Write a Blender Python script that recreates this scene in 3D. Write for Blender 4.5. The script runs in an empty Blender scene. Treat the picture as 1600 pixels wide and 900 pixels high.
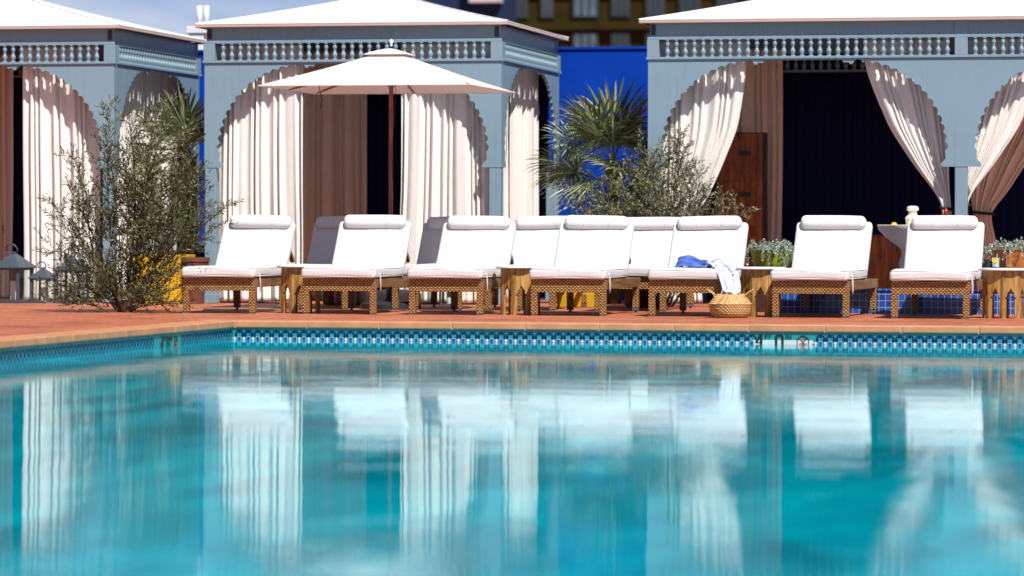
import bpy, bmesh, math, random
from mathutils import Matrix, Vector
R = math.radians
PI = math.pi
sc = bpy.context.scene
COL = sc.collection
rng = random.Random(7)

# ------------------------------------------------------------------ survey
F = 5600.0; CX = 800.0; HY = 362.0; ROLL = 0.0024; H = 0.77
TH = math.atan(1180.0 / F)
CT, ST = math.cos(TH), math.sin(TH)
def unroll(px, py):
    dx, dy = px - CX, py - HY
    return dx + ROLL * dy, dy - ROLL * dx
def ground(px, py, z=0.0):
    dx, dy = unroll(px, py)
    Z = F * (H - z) / dy
    Xp = dx / F * Z
    return Xp * CT - Z * ST, Xp * ST + Z * CT
def XY(px, Y, py=362):
    t = unroll(px, py)[0] / F
    return Y * (t * CT - ST) / (CT + t * ST)
def ZY(px, py, Y):
    dx, dy = unroll(px, py)
    X = XY(px, Y, py)
    return H - dy / F * (-X * ST + Y * CT)
def YX(px, X):
    t = unroll(px, 362)[0] / F
    return X * (CT + t * ST) / (t * CT - ST)

# ------------------------------------------------------------------ mesh helper
class MB:
    def __init__(s):
        s.v = []; s.f = []; s.m = []
    def add(s, vs, fs, mi=0, M=None):
        b = len(s.v)
        for p in vs:
            p = Vector(p)
            s.v.append(M @ p if M is not None else p)
        for f in fs:
            s.f.append([b + i for i in f]); s.m.append(mi)
    def box(s, x0, x1, y0, y1, z0, z1, mi=0, M=None):
        vs = [(x0,y0,z0),(x1,y0,z0),(x1,y1,z0),(x0,y1,z0),(x0,y0,z1),(x1,y0,z1),(x1,y1,z1),(x0,y1,z1)]
        s.add(vs, [(0,3,2,1),(4,5,6,7),(0,1,5,4),(1,2,6,5),(2,3,7,6),(3,0,4,7)], mi, M)
    def prism(s, poly, a0, a1, fn, mi=0, M=None):
        """poly = list of (u,v); fn(u,v,a) -> xyz"""
        n = len(poly)
        vs = [fn(u, v, a0) for u, v in poly] + [fn(u, v, a1) for u, v in poly]
        fs = [list(range(n)), list(range(2*n-1, n-1, -1))]
        for i in range(n):
            j = (i+1) % n
            fs.append((i, n+i, n+j, j))
        s.add(vs, fs, mi, M)
    def lathe(s, prof, n=16, c=(0,0,0), mi=0, M=None, cap=True):
        vs = []; fs = []
        for r, z in prof:
            for k in range(n):
                a = 2*PI*k/n
                vs.append((c[0]+r*math.cos(a), c[1]+r*math.sin(a), c[2]+z))
        for i in range(len(prof)-1):
            for k in range(n):
                k2 = (k+1) % n
                fs.append((i*n+k, i*n+k2, (i+1)*n+k2, (i+1)*n+k))
        if cap:
            fs.append(list(range(n-1, -1, -1)))
            fs.append([(len(prof)-1)*n+k for k in range(n)])
        s.add(vs, fs, mi, M)
    def tube(s, pts, r, n=6, mi=0, M=None, closed=False):
        pts = [Vector(p) for p in pts]
        m = len(pts)
        rr = r if isinstance(r, (list, tuple)) else [r]*m
        vs = []; fs = []
        up = Vector((0.13, 0.21, 0.97))
        for i, p in enumerate(pts):
            a = pts[i-1] if (i > 0 or closed) else p
            b = pts[(i+1) % m] if (i < m-1 or closed) else p
            t = (b-a)
            if t.length < 1e-9: t = Vector((0,0,1))
            t.normalize()
            x = t.cross(up)
            if x.length < 1e-3: x = t.cross(Vector((1,0,0)))
            x.normalize(); y = t.cross(x)
            for k in range(n):
                an = 2*PI*k/n
                vs.append(p + (x*math.cos(an) + y*math.sin(an))*rr[i])
        for i in range(m if closed else m-1):
            i2 = (i+1) % m
            for k in range(n):
                k2 = (k+1) % n
                fs.append((i*n+k, i2*n+k, i2*n+k2, i*n+k2))
        if not closed:
            fs.append(list(range(n))); fs.append([(m-1)*n+k for k in range(n-1,-1,-1)])
        s.add(vs, fs, mi, M)
    def grid(s, fn, nu, nv, mi=0, M=None):
        vs = [fn(i/nu, j/nv) for j in range(nv+1) for i in range(nu+1)]
        fs = [(j*(nu+1)+i, j*(nu+1)+i+1, (j+1)*(nu+1)+i+1, (j+1)*(nu+1)+i) for j in range(nv) for i in range(nu)]
        s.add(vs, fs, mi, M)
    def rbox(s, c, size, r, mi=0, M=None, puff=0.0, wob=0.0, seed=0):
        """rounded, slightly puffed block (cushions)"""
        h = [a/2 for a in size]
        def cs(hh):
            e = [-hh, -hh+r*.35, -hh+r*.7, -hh+r]
            n = 5
            mid = [(-hh+r)+(2*(hh-r))*k/n for k in range(1, n)]
            return e + mid + [-q for q in reversed(e)]
        ax = [cs(a) for a in h]
        q = random.Random(seed); ph = [q.uniform(0, 6) for _ in range(6)]
        def mp(p):
            inn = Vector([max(-(h[k]-r), min(h[k]-r, p[k])) for k in range(3)])
            d = Vector(p) - inn
            if d.length > 1e-9: d = d.normalized()*r
            o = inn + d
            if puff:
                k = min(range(3), key=lambda i: size[i])
                w = 1.0
                for i in range(3):
                    if i != k: w *= max(0, 1-(abs(o[i])/h[i])**3)
                o[k] += math.copysign(puff*w, o[k])
            if wob:
                o[2] += wob*math.sin(o[0]*9+ph[0])*math.sin(o[1]*8+ph[1])
                o[1] += wob*.6*math.sin(o[0]*13+ph[2])*math.sin(o[2]*11+ph[3])
            return Vector(c) + o
        for k in range(3):
            i, j = (k+1) % 3, (k+2) % 3
            for sg in (-1, 1):
                A, B = ax[i], ax[j]
                vs = []
                for b in B:
                    for a in A:
                        p = [0,0,0]; p[k] = sg*h[k]; p[i] = a; p[j] = b
                        vs.append(mp(p))
                nA = len(A); fs = []
                for y in range(len(B)-1):
                    for x in range(nA-1):
                        f = (y*nA+x, y*nA+x+1, (y+1)*nA+x+1, (y+1)*nA+x)
                        fs.append(f if sg > 0 else f[::-1])
                s.add(vs, fs, mi, M)
    def build(s, name, mats, parent=None, loc=None, smooth=False, bevel=0, merge=False, solid=0, angle=None, seg=2):
        me = bpy.data.meshes.new(name)
        me.from_pydata([tuple(v) for v in s.v], [], s.f)
        if not isinstance(mats, (list, tuple)): mats = [mats]
        for m in mats: me.materials.append(m)
        me.polygons.foreach_set('material_index', s.m)
        if merge:
            bm = bmesh.new(); bm.from_mesh(me)
            bmesh.ops.remove_doubles(bm, verts=bm.verts, dist=1e-5)
            bm.to_mesh(me); bm.free()
        if smooth:
            me.polygons.foreach_set('use_smooth', [True]*len(me.polygons))
            if angle: me.set_sharp_from_angle(angle=R(angle))
        me.update()
        o = bpy.data.objects.new(name, me); COL.objects.link(o)
        if parent is not None: o.parent = parent
        if loc is not None: o.location = loc
        if solid:
            md = o.modifiers.new('thickness', 'SOLIDIFY'); md.thickness = solid; md.offset = 0
        if bevel:
            md = o.modifiers.new('edges', 'BEVEL'); md.width = bevel; md.segments = seg; md.limit_method = 'ANGLE'; md.angle_limit = R(40)
        return o

def empty(name, loc=(0,0,0), rz=0):
    o = bpy.data.objects.new(name, None); COL.objects.link(o)
    o.location = loc; o.rotation_euler = (0,0,rz); o.empty_display_size = .2
    return o
def tag(o, label=None, cat=None, group=None, kind=None):
    if label: o['label'] = label
    if cat: o['category'] = cat
    if group: o['group'] = group
    if kind: o['kind'] = kind
    return o
def copy_tree(o, parent=None):
    c = o.copy(); COL.objects.link(c)
    if parent is not None: c.parent = parent
    for ch in list(o.children): copy_tree(ch, c)
    return c
def struct(o): o['kind'] = 'structure'; return o

# ------------------------------------------------------------------ materials
class NT:
    def __init__(s, name):
        s.mat = bpy.data.materials.new(name); s.mat.use_nodes = True
        s.t = s.mat.node_tree; s.n = s.t.nodes; s.l = s.t.links
        s.n.clear()
        s.out = s.n.new('ShaderNodeOutputMaterial')
    def node(s, typ, **kw):
        n = s.n.new(typ)
        for k, v in kw.items(): setattr(n, k, v)
        return n
    def set(s, n, **kw):
        for k, v in kw.items():
            i = n.inputs[k.replace('_', ' ')] if isinstance(k, str) else n.inputs[k]
            i.default_value = v
    def link(s, a, b): s.l.new(a, b)
    def coords(s, kind='Object', scale=(1,1,1)):
        tc = s.node('ShaderNodeTexCoord'); mp = s.node('ShaderNodeMapping')
        mp.inputs['Scale'].default_value = scale
        s.link(tc.outputs[kind], mp.inputs['Vector']); return mp.outputs['Vector']
    def noise(s, vec, scale, detail=4, rough=.55, dist=0):
        n = s.node('ShaderNodeTexNoise')
        n.inputs['Scale'].default_value = scale; n.inputs['Detail'].default_value = detail
        n.inputs['Roughness'].default_value = rough; n.inputs['Distortion'].default_value = dist
        s.link(vec, n.inputs['Vector']); return n.outputs['Fac']
    def math(s, op, a, b=None, c=None):
        n = s.node('ShaderNodeMath', operation=op)
        for i, x in enumerate((a, b, c)):
            if x is None: continue
            if isinstance(x, (int, float)): n.inputs[i].default_value = x
            else: s.link(x, n.inputs[i])
        return n.outputs[0]
    def ramp(s, fac, stops):
        n = s.node('ShaderNodeValToRGB'); cr = n.color_ramp
        while len(cr.elements) < len(stops): cr.elements.new(.5)
        for e, (p, c) in zip(cr.elements, stops):
            e.position = p; e.color = (*c, 1)
        s.link(fac, n.inputs['Fac']); return n.outputs['Color']
    def bump(s, h, strength=.3, dist=.01):
        b = s.node('ShaderNodeBump'); b.inputs['Strength'].default_value = strength; b.inputs['Distance'].default_value = dist
        s.link(h, b.inputs['Height']); return b.outputs['Normal']
    def pbsdf(s, color=None, rough=.5, normal=None, metallic=0, spec=.5):
        p = s.node('ShaderNodeBsdfPrincipled')
        p.inputs['Roughness'].default_value = rough; p.inputs['Metallic'].default_value = metallic
        p.inputs['Specular IOR Level'].default_value = spec
        if color is not None:
            if isinstance(color, tuple): p.inputs['Base Color'].default_value = (*color, 1)
            else: s.link(color, p.inputs['Base Color'])
        if normal is not None: s.link(normal, p.inputs['Normal'])
        s.link(p.outputs[0], s.out.inputs['Surface']); return p

def mix(a, b, f): return tuple(x*(1-f)+y*f for x, y in zip(a, b))
def plain(name, color, rough=.5, var=.15, scale=6, bump=.15, bscale=60, metallic=0, spec=.5, stretch=(1,1,1)):
    t = NT(name)
    v = t.coords('Object', stretch)
    n = t.noise(v, scale, 5)
    c = t.ramp(n, [(.3, mix(color, (0,0,0), var)), (.7, tuple(min(.9, x*(1+var*.45)) for x in color))])
    nb = t.bump(t.noise(v, bscale, 3), bump, .004)
    t.pbsdf(c, rough, nb, metallic, spec)
    return t.mat

def fabric(name, color, trans=0.0, rough=.9, wscale=900, var=.06, tcol=None):
    t = NT(name)
    v = t.coords('Object')
    n = t.noise(v, 5, 4)
    c = t.ramp(n, [(.3, mix(color, (0,0,0), var)), (.7, color)])
    sx = t.node('ShaderNodeSeparateXYZ'); t.link(v, sx.inputs[0])
    w = t.math('MULTIPLY', t.math('SINE', t.math('MULTIPLY', t.math('ADD', sx.outputs[0], sx.outputs[1]), wscale)),
               t.math('SINE', t.math('MULTIPLY', sx.outputs[2], wscale)))
    hgt = t.math('ADD', t.math('MULTIPLY', w, .25), t.math('MULTIPLY', t.noise(v, 14, 3), 1.5))
    nb = t.bump(hgt, .25, .008)
    p = t.pbsdf(c, rough, nb, 0, .15)
    p.inputs['Sheen Weight'].default_value = .1
    if trans:
        tr = t.node('ShaderNodeBsdfTranslucent')
        tr.inputs['Color'].default_value = (*(tcol or color), 1)
        m = t.node('ShaderNodeMixShader'); m.inputs[0].default_value = trans
        t.link(p.outputs[0], m.inputs[1]); t.link(tr.outputs[0], m.inputs[2]); t.link(m.outputs[0], t.out.inputs['Surface'])
    return t.mat

def wood(name, dark, mid, light, stretch=(14,14,1.3), scale=3, rough=.5):
    t = NT(name)
    v = t.coords('Object', stretch)
    oi = t.node('ShaderNodeObjectInfo')
    off = t.node('ShaderNodeVectorMath', operation='ADD')
    sc_ = t.node('ShaderNodeVectorMath', operation='SCALE'); sc_.inputs['Scale'].default_value = 9
    cmb = t.node('ShaderNodeCombineXYZ')
    for i in range(3): t.link(oi.outputs['Random'], cmb.inputs[i])
    t.link(cmb.outputs[0], sc_.inputs[0]); t.link(v, off.inputs[0]); t.link(sc_.outputs[0], off.inputs[1])
    n = t.noise(off.outputs[0], scale, 8, .62, .6)
    c = t.ramp(n, [(.32, dark), (.5, mid), (.7, light)])
    nb = t.bump(n, .25, .004)
    t.pbsdf(c, rough, nb, 0, .4)
    return t.mat

def wicker(name, dark, light):
    t = NT(name)
    v = t.coords('Object')
    sx = t.node('ShaderNodeSeparateXYZ'); t.link(v, sx.inputs[0])
    h1 = t.math('MULTIPLY', t.math('ADD', sx.outputs[0], sx.outputs[1]), 2*PI/.035)
    row = t.math('FLOOR', t.math('DIVIDE', sx.outputs[2], .0152))
    shift = t.math('MULTIPLY', t.math('MODULO', row, 2), PI)
    a = t.math('SINE', t.math('ADD', h1, shift))
    b = t.math('ABSOLUTE', t.math('SINE', t.math('MULTIPLY', sx.outputs[2], PI/.0152)))
    h = t.math('MULTIPLY', t.math('MULTIPLY_ADD', a, .5, .5), b)
    n = t.noise(v, 26, 5, .65)
    f = t.math('ADD', t.math('MULTIPLY', h, .74), t.math('MULTIPLY_ADD', n, .7, -.22))
    c = t.ramp(f, [(.08, dark), (.45, mix(dark, light, .6)), (.85, light)])
    t.pbsdf(c, .55, t.bump(h, .8, .006), 0, .35)
    return t.mat

def leafmat(name, dark, mid, light, trans=.25):
    t = NT(name)
    g = t.node('ShaderNodeNewGeometry')
    c = t.ramp(g.outputs['Random Per Island'], [(0, dark), (.55, mid), (1, light)])
    p = t.pbsdf(c, .5, None, 0, .4)
    tr = t.node('ShaderNodeBsdfTranslucent'); t.link(c, tr.inputs['Color'])
    m = t.node('ShaderNodeMixShader'); m.inputs[0].default_value = trans
    t.link(p.outputs[0], m.inputs[1]); t.link(tr.outputs[0], m.inputs[2]); t.link(m.outputs[0], t.out.inputs['Surface'])
    return t.mat

def deck_mat():
    t = NT('terracotta tile')
    v = t.coords('Object')
    br = t.node('ShaderNodeTexBrick'); br.offset = .5
    t.link(v, br.inputs['Vector'])
    t.set(br, Scale=1.0, Mortar_Size=.008, Bias=0.0, Brick_Width=.30, Row_Height=.15)
    br.inputs['Color1'].default_value = (.50,.165,.08,1); br.inputs['Color2'].default_value = (.36,.10,.048,1)
    br.inputs['Mortar'].default_value = (.20,.085,.05,1)
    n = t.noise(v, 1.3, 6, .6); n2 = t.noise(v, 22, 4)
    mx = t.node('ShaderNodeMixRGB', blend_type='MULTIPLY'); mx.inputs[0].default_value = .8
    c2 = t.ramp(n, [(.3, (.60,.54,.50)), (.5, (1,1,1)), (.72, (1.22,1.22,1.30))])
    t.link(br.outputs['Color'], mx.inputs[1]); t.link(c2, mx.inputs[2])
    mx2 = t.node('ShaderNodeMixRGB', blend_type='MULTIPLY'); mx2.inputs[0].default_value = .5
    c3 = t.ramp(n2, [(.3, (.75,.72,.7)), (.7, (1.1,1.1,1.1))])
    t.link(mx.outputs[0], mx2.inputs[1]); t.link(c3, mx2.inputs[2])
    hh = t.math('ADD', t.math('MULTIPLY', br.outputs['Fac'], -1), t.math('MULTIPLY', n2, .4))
    t.pbsdf(mx2.outputs[0], .62, t.bump(hh, .4, .004), 0, .35)
    return t.mat

def water_mat():
    t = NT('pool water')
    v = t.coords('Object')
    # ripples : short wind ripples plus a slow swell, stretched along x
    v2 = t.coords('Object', (.45, 1.0, 1))
    v3 = t.coords('Object', (1.0, .8, 1))
    a = t.noise(v2, 2.9, 4, .55); b = t.noise(v3, 1.1, 2, .5); cc = t.noise(v2, 17, 2, .5)
    # breeze comes in long patches: some strips of water are ruffled, others nearly still
    gust = t.ramp(t.noise(t.coords('Object', (.22, 1.0, 1)), 1.5, 4, .6), [(.36, (.45,.45,.45)), (.62, (1.25,1.25,1.25))])
    h = t.math('ADD', t.math('ADD', t.math('MULTIPLY', a, .0024), t.math('MULTIPLY', b, .0004)), t.math('MULTIPLY', cc, .00036))
    bp = t.node('ShaderNodeBump'); bp.inputs['Strength'].default_value = 1; t.link(gust, bp.inputs['Distance'])
    t.link(h, bp.inputs['Height'])
    # turquoise body colour of the opaque water, sunlight net painted in as paler mottling
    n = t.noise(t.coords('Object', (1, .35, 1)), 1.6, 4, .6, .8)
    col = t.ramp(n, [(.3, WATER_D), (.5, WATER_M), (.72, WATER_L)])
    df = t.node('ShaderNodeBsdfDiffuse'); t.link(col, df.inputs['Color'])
    gl = t.node('ShaderNodeBsdfGlossy'); gl.inputs['Roughness'].default_value = .02; gl.inputs['Color'].default_value = (.88, .99, 1, 1)
    t.link(bp.outputs[0], gl.inputs['Normal'])
    fr = t.node('ShaderNodeFresnel'); fr.inputs['IOR'].default_value = WATER_IOR
    t.link(bp.outputs[0], fr.inputs['Normal'])
    m = t.node('ShaderNodeMixShader')
    t.link(fr.outputs[0], m.inputs[0]); t.link(df.outputs[0], m.inputs[1]); t.link(gl.outputs[0], m.inputs[2])
    t.link(m.outputs[0], t.out.inputs['Surface'])
    return t.mat
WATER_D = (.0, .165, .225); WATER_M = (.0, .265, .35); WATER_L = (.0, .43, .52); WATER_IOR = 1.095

def glass_mat(name, col=(1,1,1), alpha=.75):
    t = NT(name)
    tr = t.node('ShaderNodeBsdfTransparent'); tr.inputs[0].default_value = (*col, 1)
    gl = t.node('ShaderNodeBsdfGlossy'); gl.inputs['Roughness'].default_value = .03
    fr = t.node('ShaderNodeLayerWeight'); fr.inputs[0].default_value = .5
    m = t.node('ShaderNodeMixShader')
    t.link(t.math('MULTIPLY_ADD', t.math('POWER', fr.outputs['Facing'], 4.0), .5, .04), m.inputs[0]); t.link(tr.outputs[0], m.inputs[1]); t.link(gl.outputs[0], m.inputs[2])
    t.link(m.outputs[0], t.out.inputs['Surface'])
    return t.mat

def tile_mat(name, c1, c2, grout, size=.03):
    t = NT(name)
    v = t.coords('Object')
    sx = t.node('ShaderNodeSeparateXYZ'); t.link(v, sx.inputs[0])
    cb = t.node('ShaderNodeCombineXYZ')
    t.link(t.math('ADD', sx.outputs[0], sx.outputs[1]), cb.inputs[0]); t.link(sx.outputs[2], cb.inputs[1])
    br = t.node('ShaderNodeTexBrick'); br.offset = 0
    t.link(cb.outputs[0], br.inputs['Vector'])
    t.set(br, Scale=1.0, Mortar_Size=size*.035, Bias=0.0, Brick_Width=size, Row_Height=size)
    br.inputs['Color1'].default_value = (*c1, 1); br.inputs['Color2'].default_value = (*c2, 1); br.inputs['Mortar'].default_value = (*grout, 1)
    t.pbsdf(br.outputs['Color'], .18, t.bump(t.math('MULTIPLY', br.outputs['Fac'], -1), .3, .003), 0, .5)
    return t.mat

M = {}
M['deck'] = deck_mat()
M['coping'] = plain('coping tile', (.52,.225,.105), .6, .25, 5, .25, 50)
M['grout'] = plain('grout', (.45,.36,.30), .9, .2)
M['teal'] = plain('teal glass tile', (.010,.27,.27), .25, .25, 9, .1, 40)
M['plaster'] = plain('pool plaster', (.03,.45,.50), .7, .1, 3)
M['navytile'] = plain('navy mosaic', (.006,.012,.10), .18, .3, 25, .1, 40)
M['bluetile'] = plain('blue mosaic', (.01,.06,.34), .18, .3, 25, .1, 40)
M['whitetile'] = plain('white mosaic', (.54,.58,.58), .2, .06, 25, .05, 40)
M['black'] = plain('black enamel', (.012,.012,.014), .4, .2)
M['red'] = plain('red enamel', (.5,.03,.02), .4, .2)
def paint_mat():
    t = NT('powder blue paint')
    v = t.coords('Object'); c0 = (.20,.295,.365)
    n = t.noise(v, 1.7, 5); st = t.noise(t.coords('Object', (16, 16, .9)), 2.2, 5, .65)
    f = t.math('MULTIPLY_ADD', st, .55, t.math('MULTIPLY', n, .45))
    c = t.ramp(f, [(.30, tuple(x*.78 for x in c0)), (.46, tuple(x*.96 for x in c0)), (.60, c0), (.75, tuple(min(1, x*1.10) for x in c0))])
    ch = t.noise(v, 9, 6, .7); k = t.ramp(ch, [(.70, (0,0,0)), (.74, (.55,.55,.55))])
    mx = t.node('ShaderNodeMixRGB'); t.link(k, mx.inputs[0]); t.link(c, mx.inputs[1]); mx.inputs[2].default_value = (.30,.33,.34,1)
    t.pbsdf(mx.outputs[0], .45, t.bump(st, .12, .004), 0, .35)
    return t.mat
M['paint'] = paint_mat()
M['wallblue'] = plain('cobalt wall paint', (.0015,.042,.36), .85, .22, 1.6, .2, 40, spec=.08)
M['navycloth'] = fabric('navy canvas', (.006,.009,.055))  # also on the added sheets that stand in for shade behind the cabanas
M['roof'] = fabric('white roof canvas', (.84,.82,.82), 0.0, .85, 700)
M['piping'] = fabric('tan piping', (.50,.36,.31))
M['curtain'] = fabric('ivory curtain linen', (.79,.755,.715), .02, .95, 700, .05, (.75,.52,.42))
M['drape'] = fabric('shade-tinted curtain linen', (.84,.66,.51), .03, .95, 700, .06)  # same linen as the curtains, warm shade tone put into the colour
M['rope'] = plain('dark cord', (.012,.010,.012), .8)
M['mattress'] = fabric('white outdoor fabric', (.63,.615,.625), 0.0, .9, 800, .04)
M['strap'] = fabric('grey white trim', (.62,.58,.60))
M['wicker'] = wicker('honey wicker', (.038,.014,.004), (.50,.255,.082))
M['rail'] = wood('oiled teak', (.10,.045,.016), (.22,.105,.04), (.36,.19,.08), (6,1.2,14), 3)
M['tablewood'] = wood('mango wood', (.09,.038,.012), (.33,.17,.045), (.58,.36,.11), (10,10,1.1), 2.6)
M['tabletop'] = plain('pale metal table top', (.82,.83,.82), .4, .1, 5, .05, 40)
M['cabinet'] = wood('rustic red wood', (.07,.018,.006), (.24,.075,.02), (.40,.15,.045), (8,8,1.2), 2.4)
M['darkwood'] = wood('dark brown wood', (.02,.009,.005), (.05,.02,.010), (.09,.04,.018))
M['pole'] = wood('red brown pole', (.13,.03,.015), (.26,.07,.035), (.36,.12,.06))
M['umbrella'] = fabric('ivory umbrella cloth', (.86,.82,.80), .30, .9, 700, .03, (.9,.66,.58))
M['iron'] = plain('grey painted metal', (.055,.07,.095), .45, .2, 12, .1)
M['darkiron'] = plain('black iron', (.02,.022,.026), .5, .2)
M['steel'] = plain('white steel', (.72,.74,.78), .4, .06)
M['grey'] = plain('grey rubber', (.10,.10,.105), .7, .2)
M['candle'] = plain('candle wax', (.78,.72,.64), .6, .05)
M['yellow'] = plain('yellow glazed planter', (.62,.36,.012), .35, .15, 4, .08)
M['green'] = plain('lime glazed planter', (.26,.36,.04), .35, .2, 4, .08)
M['orange'] = plain('orange clay planter', (.62,.21,.045), .6, .25, 7, .2)
M['terracotta'] = plain('brown clay pot', (.13,.045,.025), .7, .25)
M['soil'] = plain('soil', (.03,.02,.013), .95, .3, 20, .6, 30)
M['stone'] = plain('white carved stone', (.82,.74,.60), .7, .18, 5, .3, 30)
M['bark'] = plain('olive bark', (.085,.055,.032), .9, .4, 20, .7, 50, stretch=(1,1,.3))
M['olive'] = leafmat('olive leaf', (.026,.029,.009), (.088,.106,.032), (.31,.33,.15))
M['olivepale'] = leafmat('pale olive leaf', (.075,.082,.034), (.20,.21,.10), (.44,.44,.25))
M['palm'] = leafmat('palm blade', (.055,.082,.028), (.18,.23,.085), (.50,.53,.30), .2)
M['silver'] = leafmat('silver leaf', (.16,.20,.14), (.34,.40,.33), (.62,.66,.60), .2)
M['shrubgreen'] = leafmat('green leaf', (.02,.04,.01), (.05,.10,.03), (.13,.20,.06), .25)
M['basket'] = wicker('seagrass weave', (.30,.15,.045), (.74,.50,.22))
M['lemon'] = plain('lemon peel', (.72,.42,.01), .4, .1)
M['glass'] = glass_mat('clear glass', (.93,.96,.95))
M['icedrink'] = plain('pale iced drink', (.62,.66,.58), .25, .35, 60, .3, 70)
M['orangedrink'] = plain('orange iced drink', (.62,.16,.015), .2, .4, 30, .2, 60)
M['gold'] = plain('ochre cladding', (.030,.022,.003), .7, .4, 1.2, .1, spec=.1)
M['slate'] = plain('blue slate cladding', (.014,.030,.075), .8, .25, .6, spec=.08)
M['pale'] = plain('pale concrete', (.42,.43,.48), .8, .15, .8)
M['winglass'] = plain('dark window glass', (.02,.04,.05), .2, .5, .7, .05, 4, 0, .8)
M['winpale'] = plain('curtained window glass', (.07,.12,.15), .25, .6, .9, .05, 4, 0, .8)
M['bluemosaic'] = tile_mat('blue glazed tile', (.006,.035,.22), (.02,.10,.40), (.42,.47,.56), .062)
M['frame'] = plain('window frame', (.03,.035,.04), .5, .2)

# towel: plain blue one end, woven blue/white stripes, white fringe
def towel_mat():
    t = NT('blue and white towel')
    tc = t.node('ShaderNodeTexCoord'); sx = t.node('ShaderNodeSeparateXYZ'); t.link(tc.outputs['UV'], sx.inputs[0])
    s, w = sx.outputs[0], sx.outputs[1]
    blue = (.035,.10,.42); white = (.72,.75,.82)
    n = t.noise(tc.outputs['UV'], 9, 4)
    st = t.math('SINE', t.math('ADD', t.math('MULTIPLY', w, 62), t.math('MULTIPLY', n, 2.5)))
    dash = t.math('SINE', t.math('MULTIPLY', s, 260))
    stripes = t.ramp(t.math('MULTIPLY_ADD', t.math('MULTIPLY', st, t.math('MULTIPLY_ADD', dash, .35, .65)), .5, .5), [(.35, mix(blue, white, .95)), (.62, white), (.78, blue)])
    base = t.ramp(n, [(.35, mix(blue, (0,0,0), .15)), (.65, mix(blue, white, .12))])
    k = t.ramp(t.math('ADD', s, t.math('MULTIPLY', n, .12)), [(.50, (0,0,0)), (.56, (1,1,1))])
    mx = t.node('ShaderNodeMixRGB'); t.link(k, mx.inputs[0]); t.link(base, mx.inputs[1]); t.link(stripes, mx.inputs[2])
    t.pbsdf(mx.outputs[0], .95, t.bump(t.noise(tc.outputs['UV'], 120, 2), .3, .003), 0, .1)
    return t.mat
M['towel'] = towel_mat()
def stripe_mat():
    t = NT('red striped textile')
    v = t.coords('Object'); sx = t.node('ShaderNodeSeparateXYZ'); t.link(v, sx.inputs[0])
    n = t.noise(v, 22, 4)
    q = t.math('FRACT', t.math('ADD', t.math('MULTIPLY', sx.outputs[0], 4.6), t.math('MULTIPLY', n, .12)))
    c = t.ramp(q, [(.0, (.62,.50,.38)), (.24, (.62,.50,.38)), (.27, (.26,.05,.02)), (.60, (.36,.03,.02)), (.63, (.66,.60,.52)), (.8, (.20,.10,.11)), (1, (.62,.50,.38))])
    t.pbsdf(c, .95, t.bump(n, .3, .006), 0, .1)
    return t.mat
M['stripe'] = stripe_mat()

# ------------------------------------------------------------------ key lines of the plan
YP = sum(ground(px, py)[1] for px, py in ((400, 502.5), (1160, 508.5), (1560, 511)))/3   # far pool edge
XP = sum(ground(px, py, -.052)[0] for px, py in ((0, 548.4), (247, 523.4)))/2 - .11            # left pool edge
YC = ground(325, 474)[1]                                                                 # cabana fronts
WZ = -.155
print('YP', YP, 'XP', XP, 'YC', YC)

# ------------------------------------------------------------------ deck, pool
XR = XP + 15.5; YN = 5.0
mb = MB()
def sheet(x0, x1, y0, y1, z=0):
    mb.add([(x0,y0,z),(x1,y0,z),(x1,y1,z),(x0,y1,z)], [(0,1,2,3)])
B = 400
sheet(-B, XP-.30, -B, B); sheet(XR+.30, B, -B, B); sheet(XP-.30, XR+.30, YP+.30, B); sheet(XP-.30, XR+.30, -B, YN-.30)
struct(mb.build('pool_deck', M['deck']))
# coping stones
mb = MB(); q = random.Random(3)
def stones(a0, a1, L, fn):
    a = a0
    while a < a1:
        b = min(a+L, a1); fn(a+.002, b-.002, q.uniform(-.0015, .0015)); a = b
stones(XP+.02, XR, .63, lambda a, b, e: mb.box(a, b, YP-.02, YP+.298, -.052, .006+e))
stones(YN, YP-.022, .63, lambda a, b, e: mb.box(XP-.298, XP+.02, a, b, -.052, .006+e))
mb.box(XP-.298, XP+.018, YP-.018, YP+.298, -.052, .006)
stones(YN, YP, .63, lambda a, b, e: mb.box(XR-.02, XR+.298, a, b, -.052, .006+e))
stones(XP, XR, .63, lambda a, b, e: mb.box(a, b, YN-.298, YN+.02, -.052, .006+e))
struct(mb.build('pool_coping', M['coping'], bevel=.010, seg=3))
mb = MB(); mb.box(XP-.296, XR+.296, YP-.012, YP+.296, -.056, .001); mb.box(XP-.296, XP+.012, YN, YP-.013, -.056, .001)
struct(mb.build('coping_grout', M['grout']))
# basin
mb = MB()
mb.box(XP-.25, XR+.25, YP, YP+.25, -1.4, -.060); mb.box(XP-.25, XP, YN-.2, YP-.001, -1.4, -.060)
mb.box(XR, XR+.25, YN-.2, YP-.001, -1.4, -.060); mb.box(XP, XR, YN-.25, YN, -1.4, -.060)
struct(mb.build('pool_wall', M['teal']))
mb = MB(); mb.box(XP-.2, XR+.2, YN-.2, YP+.2, -1.6, -1.402); struct(mb.build('pool_floor', M['plaster']))
M['water'] = water_mat()
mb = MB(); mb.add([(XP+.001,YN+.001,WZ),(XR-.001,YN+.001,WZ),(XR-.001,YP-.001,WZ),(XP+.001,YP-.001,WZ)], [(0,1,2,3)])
struct(mb.build('pool_water', M['water']))
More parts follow.
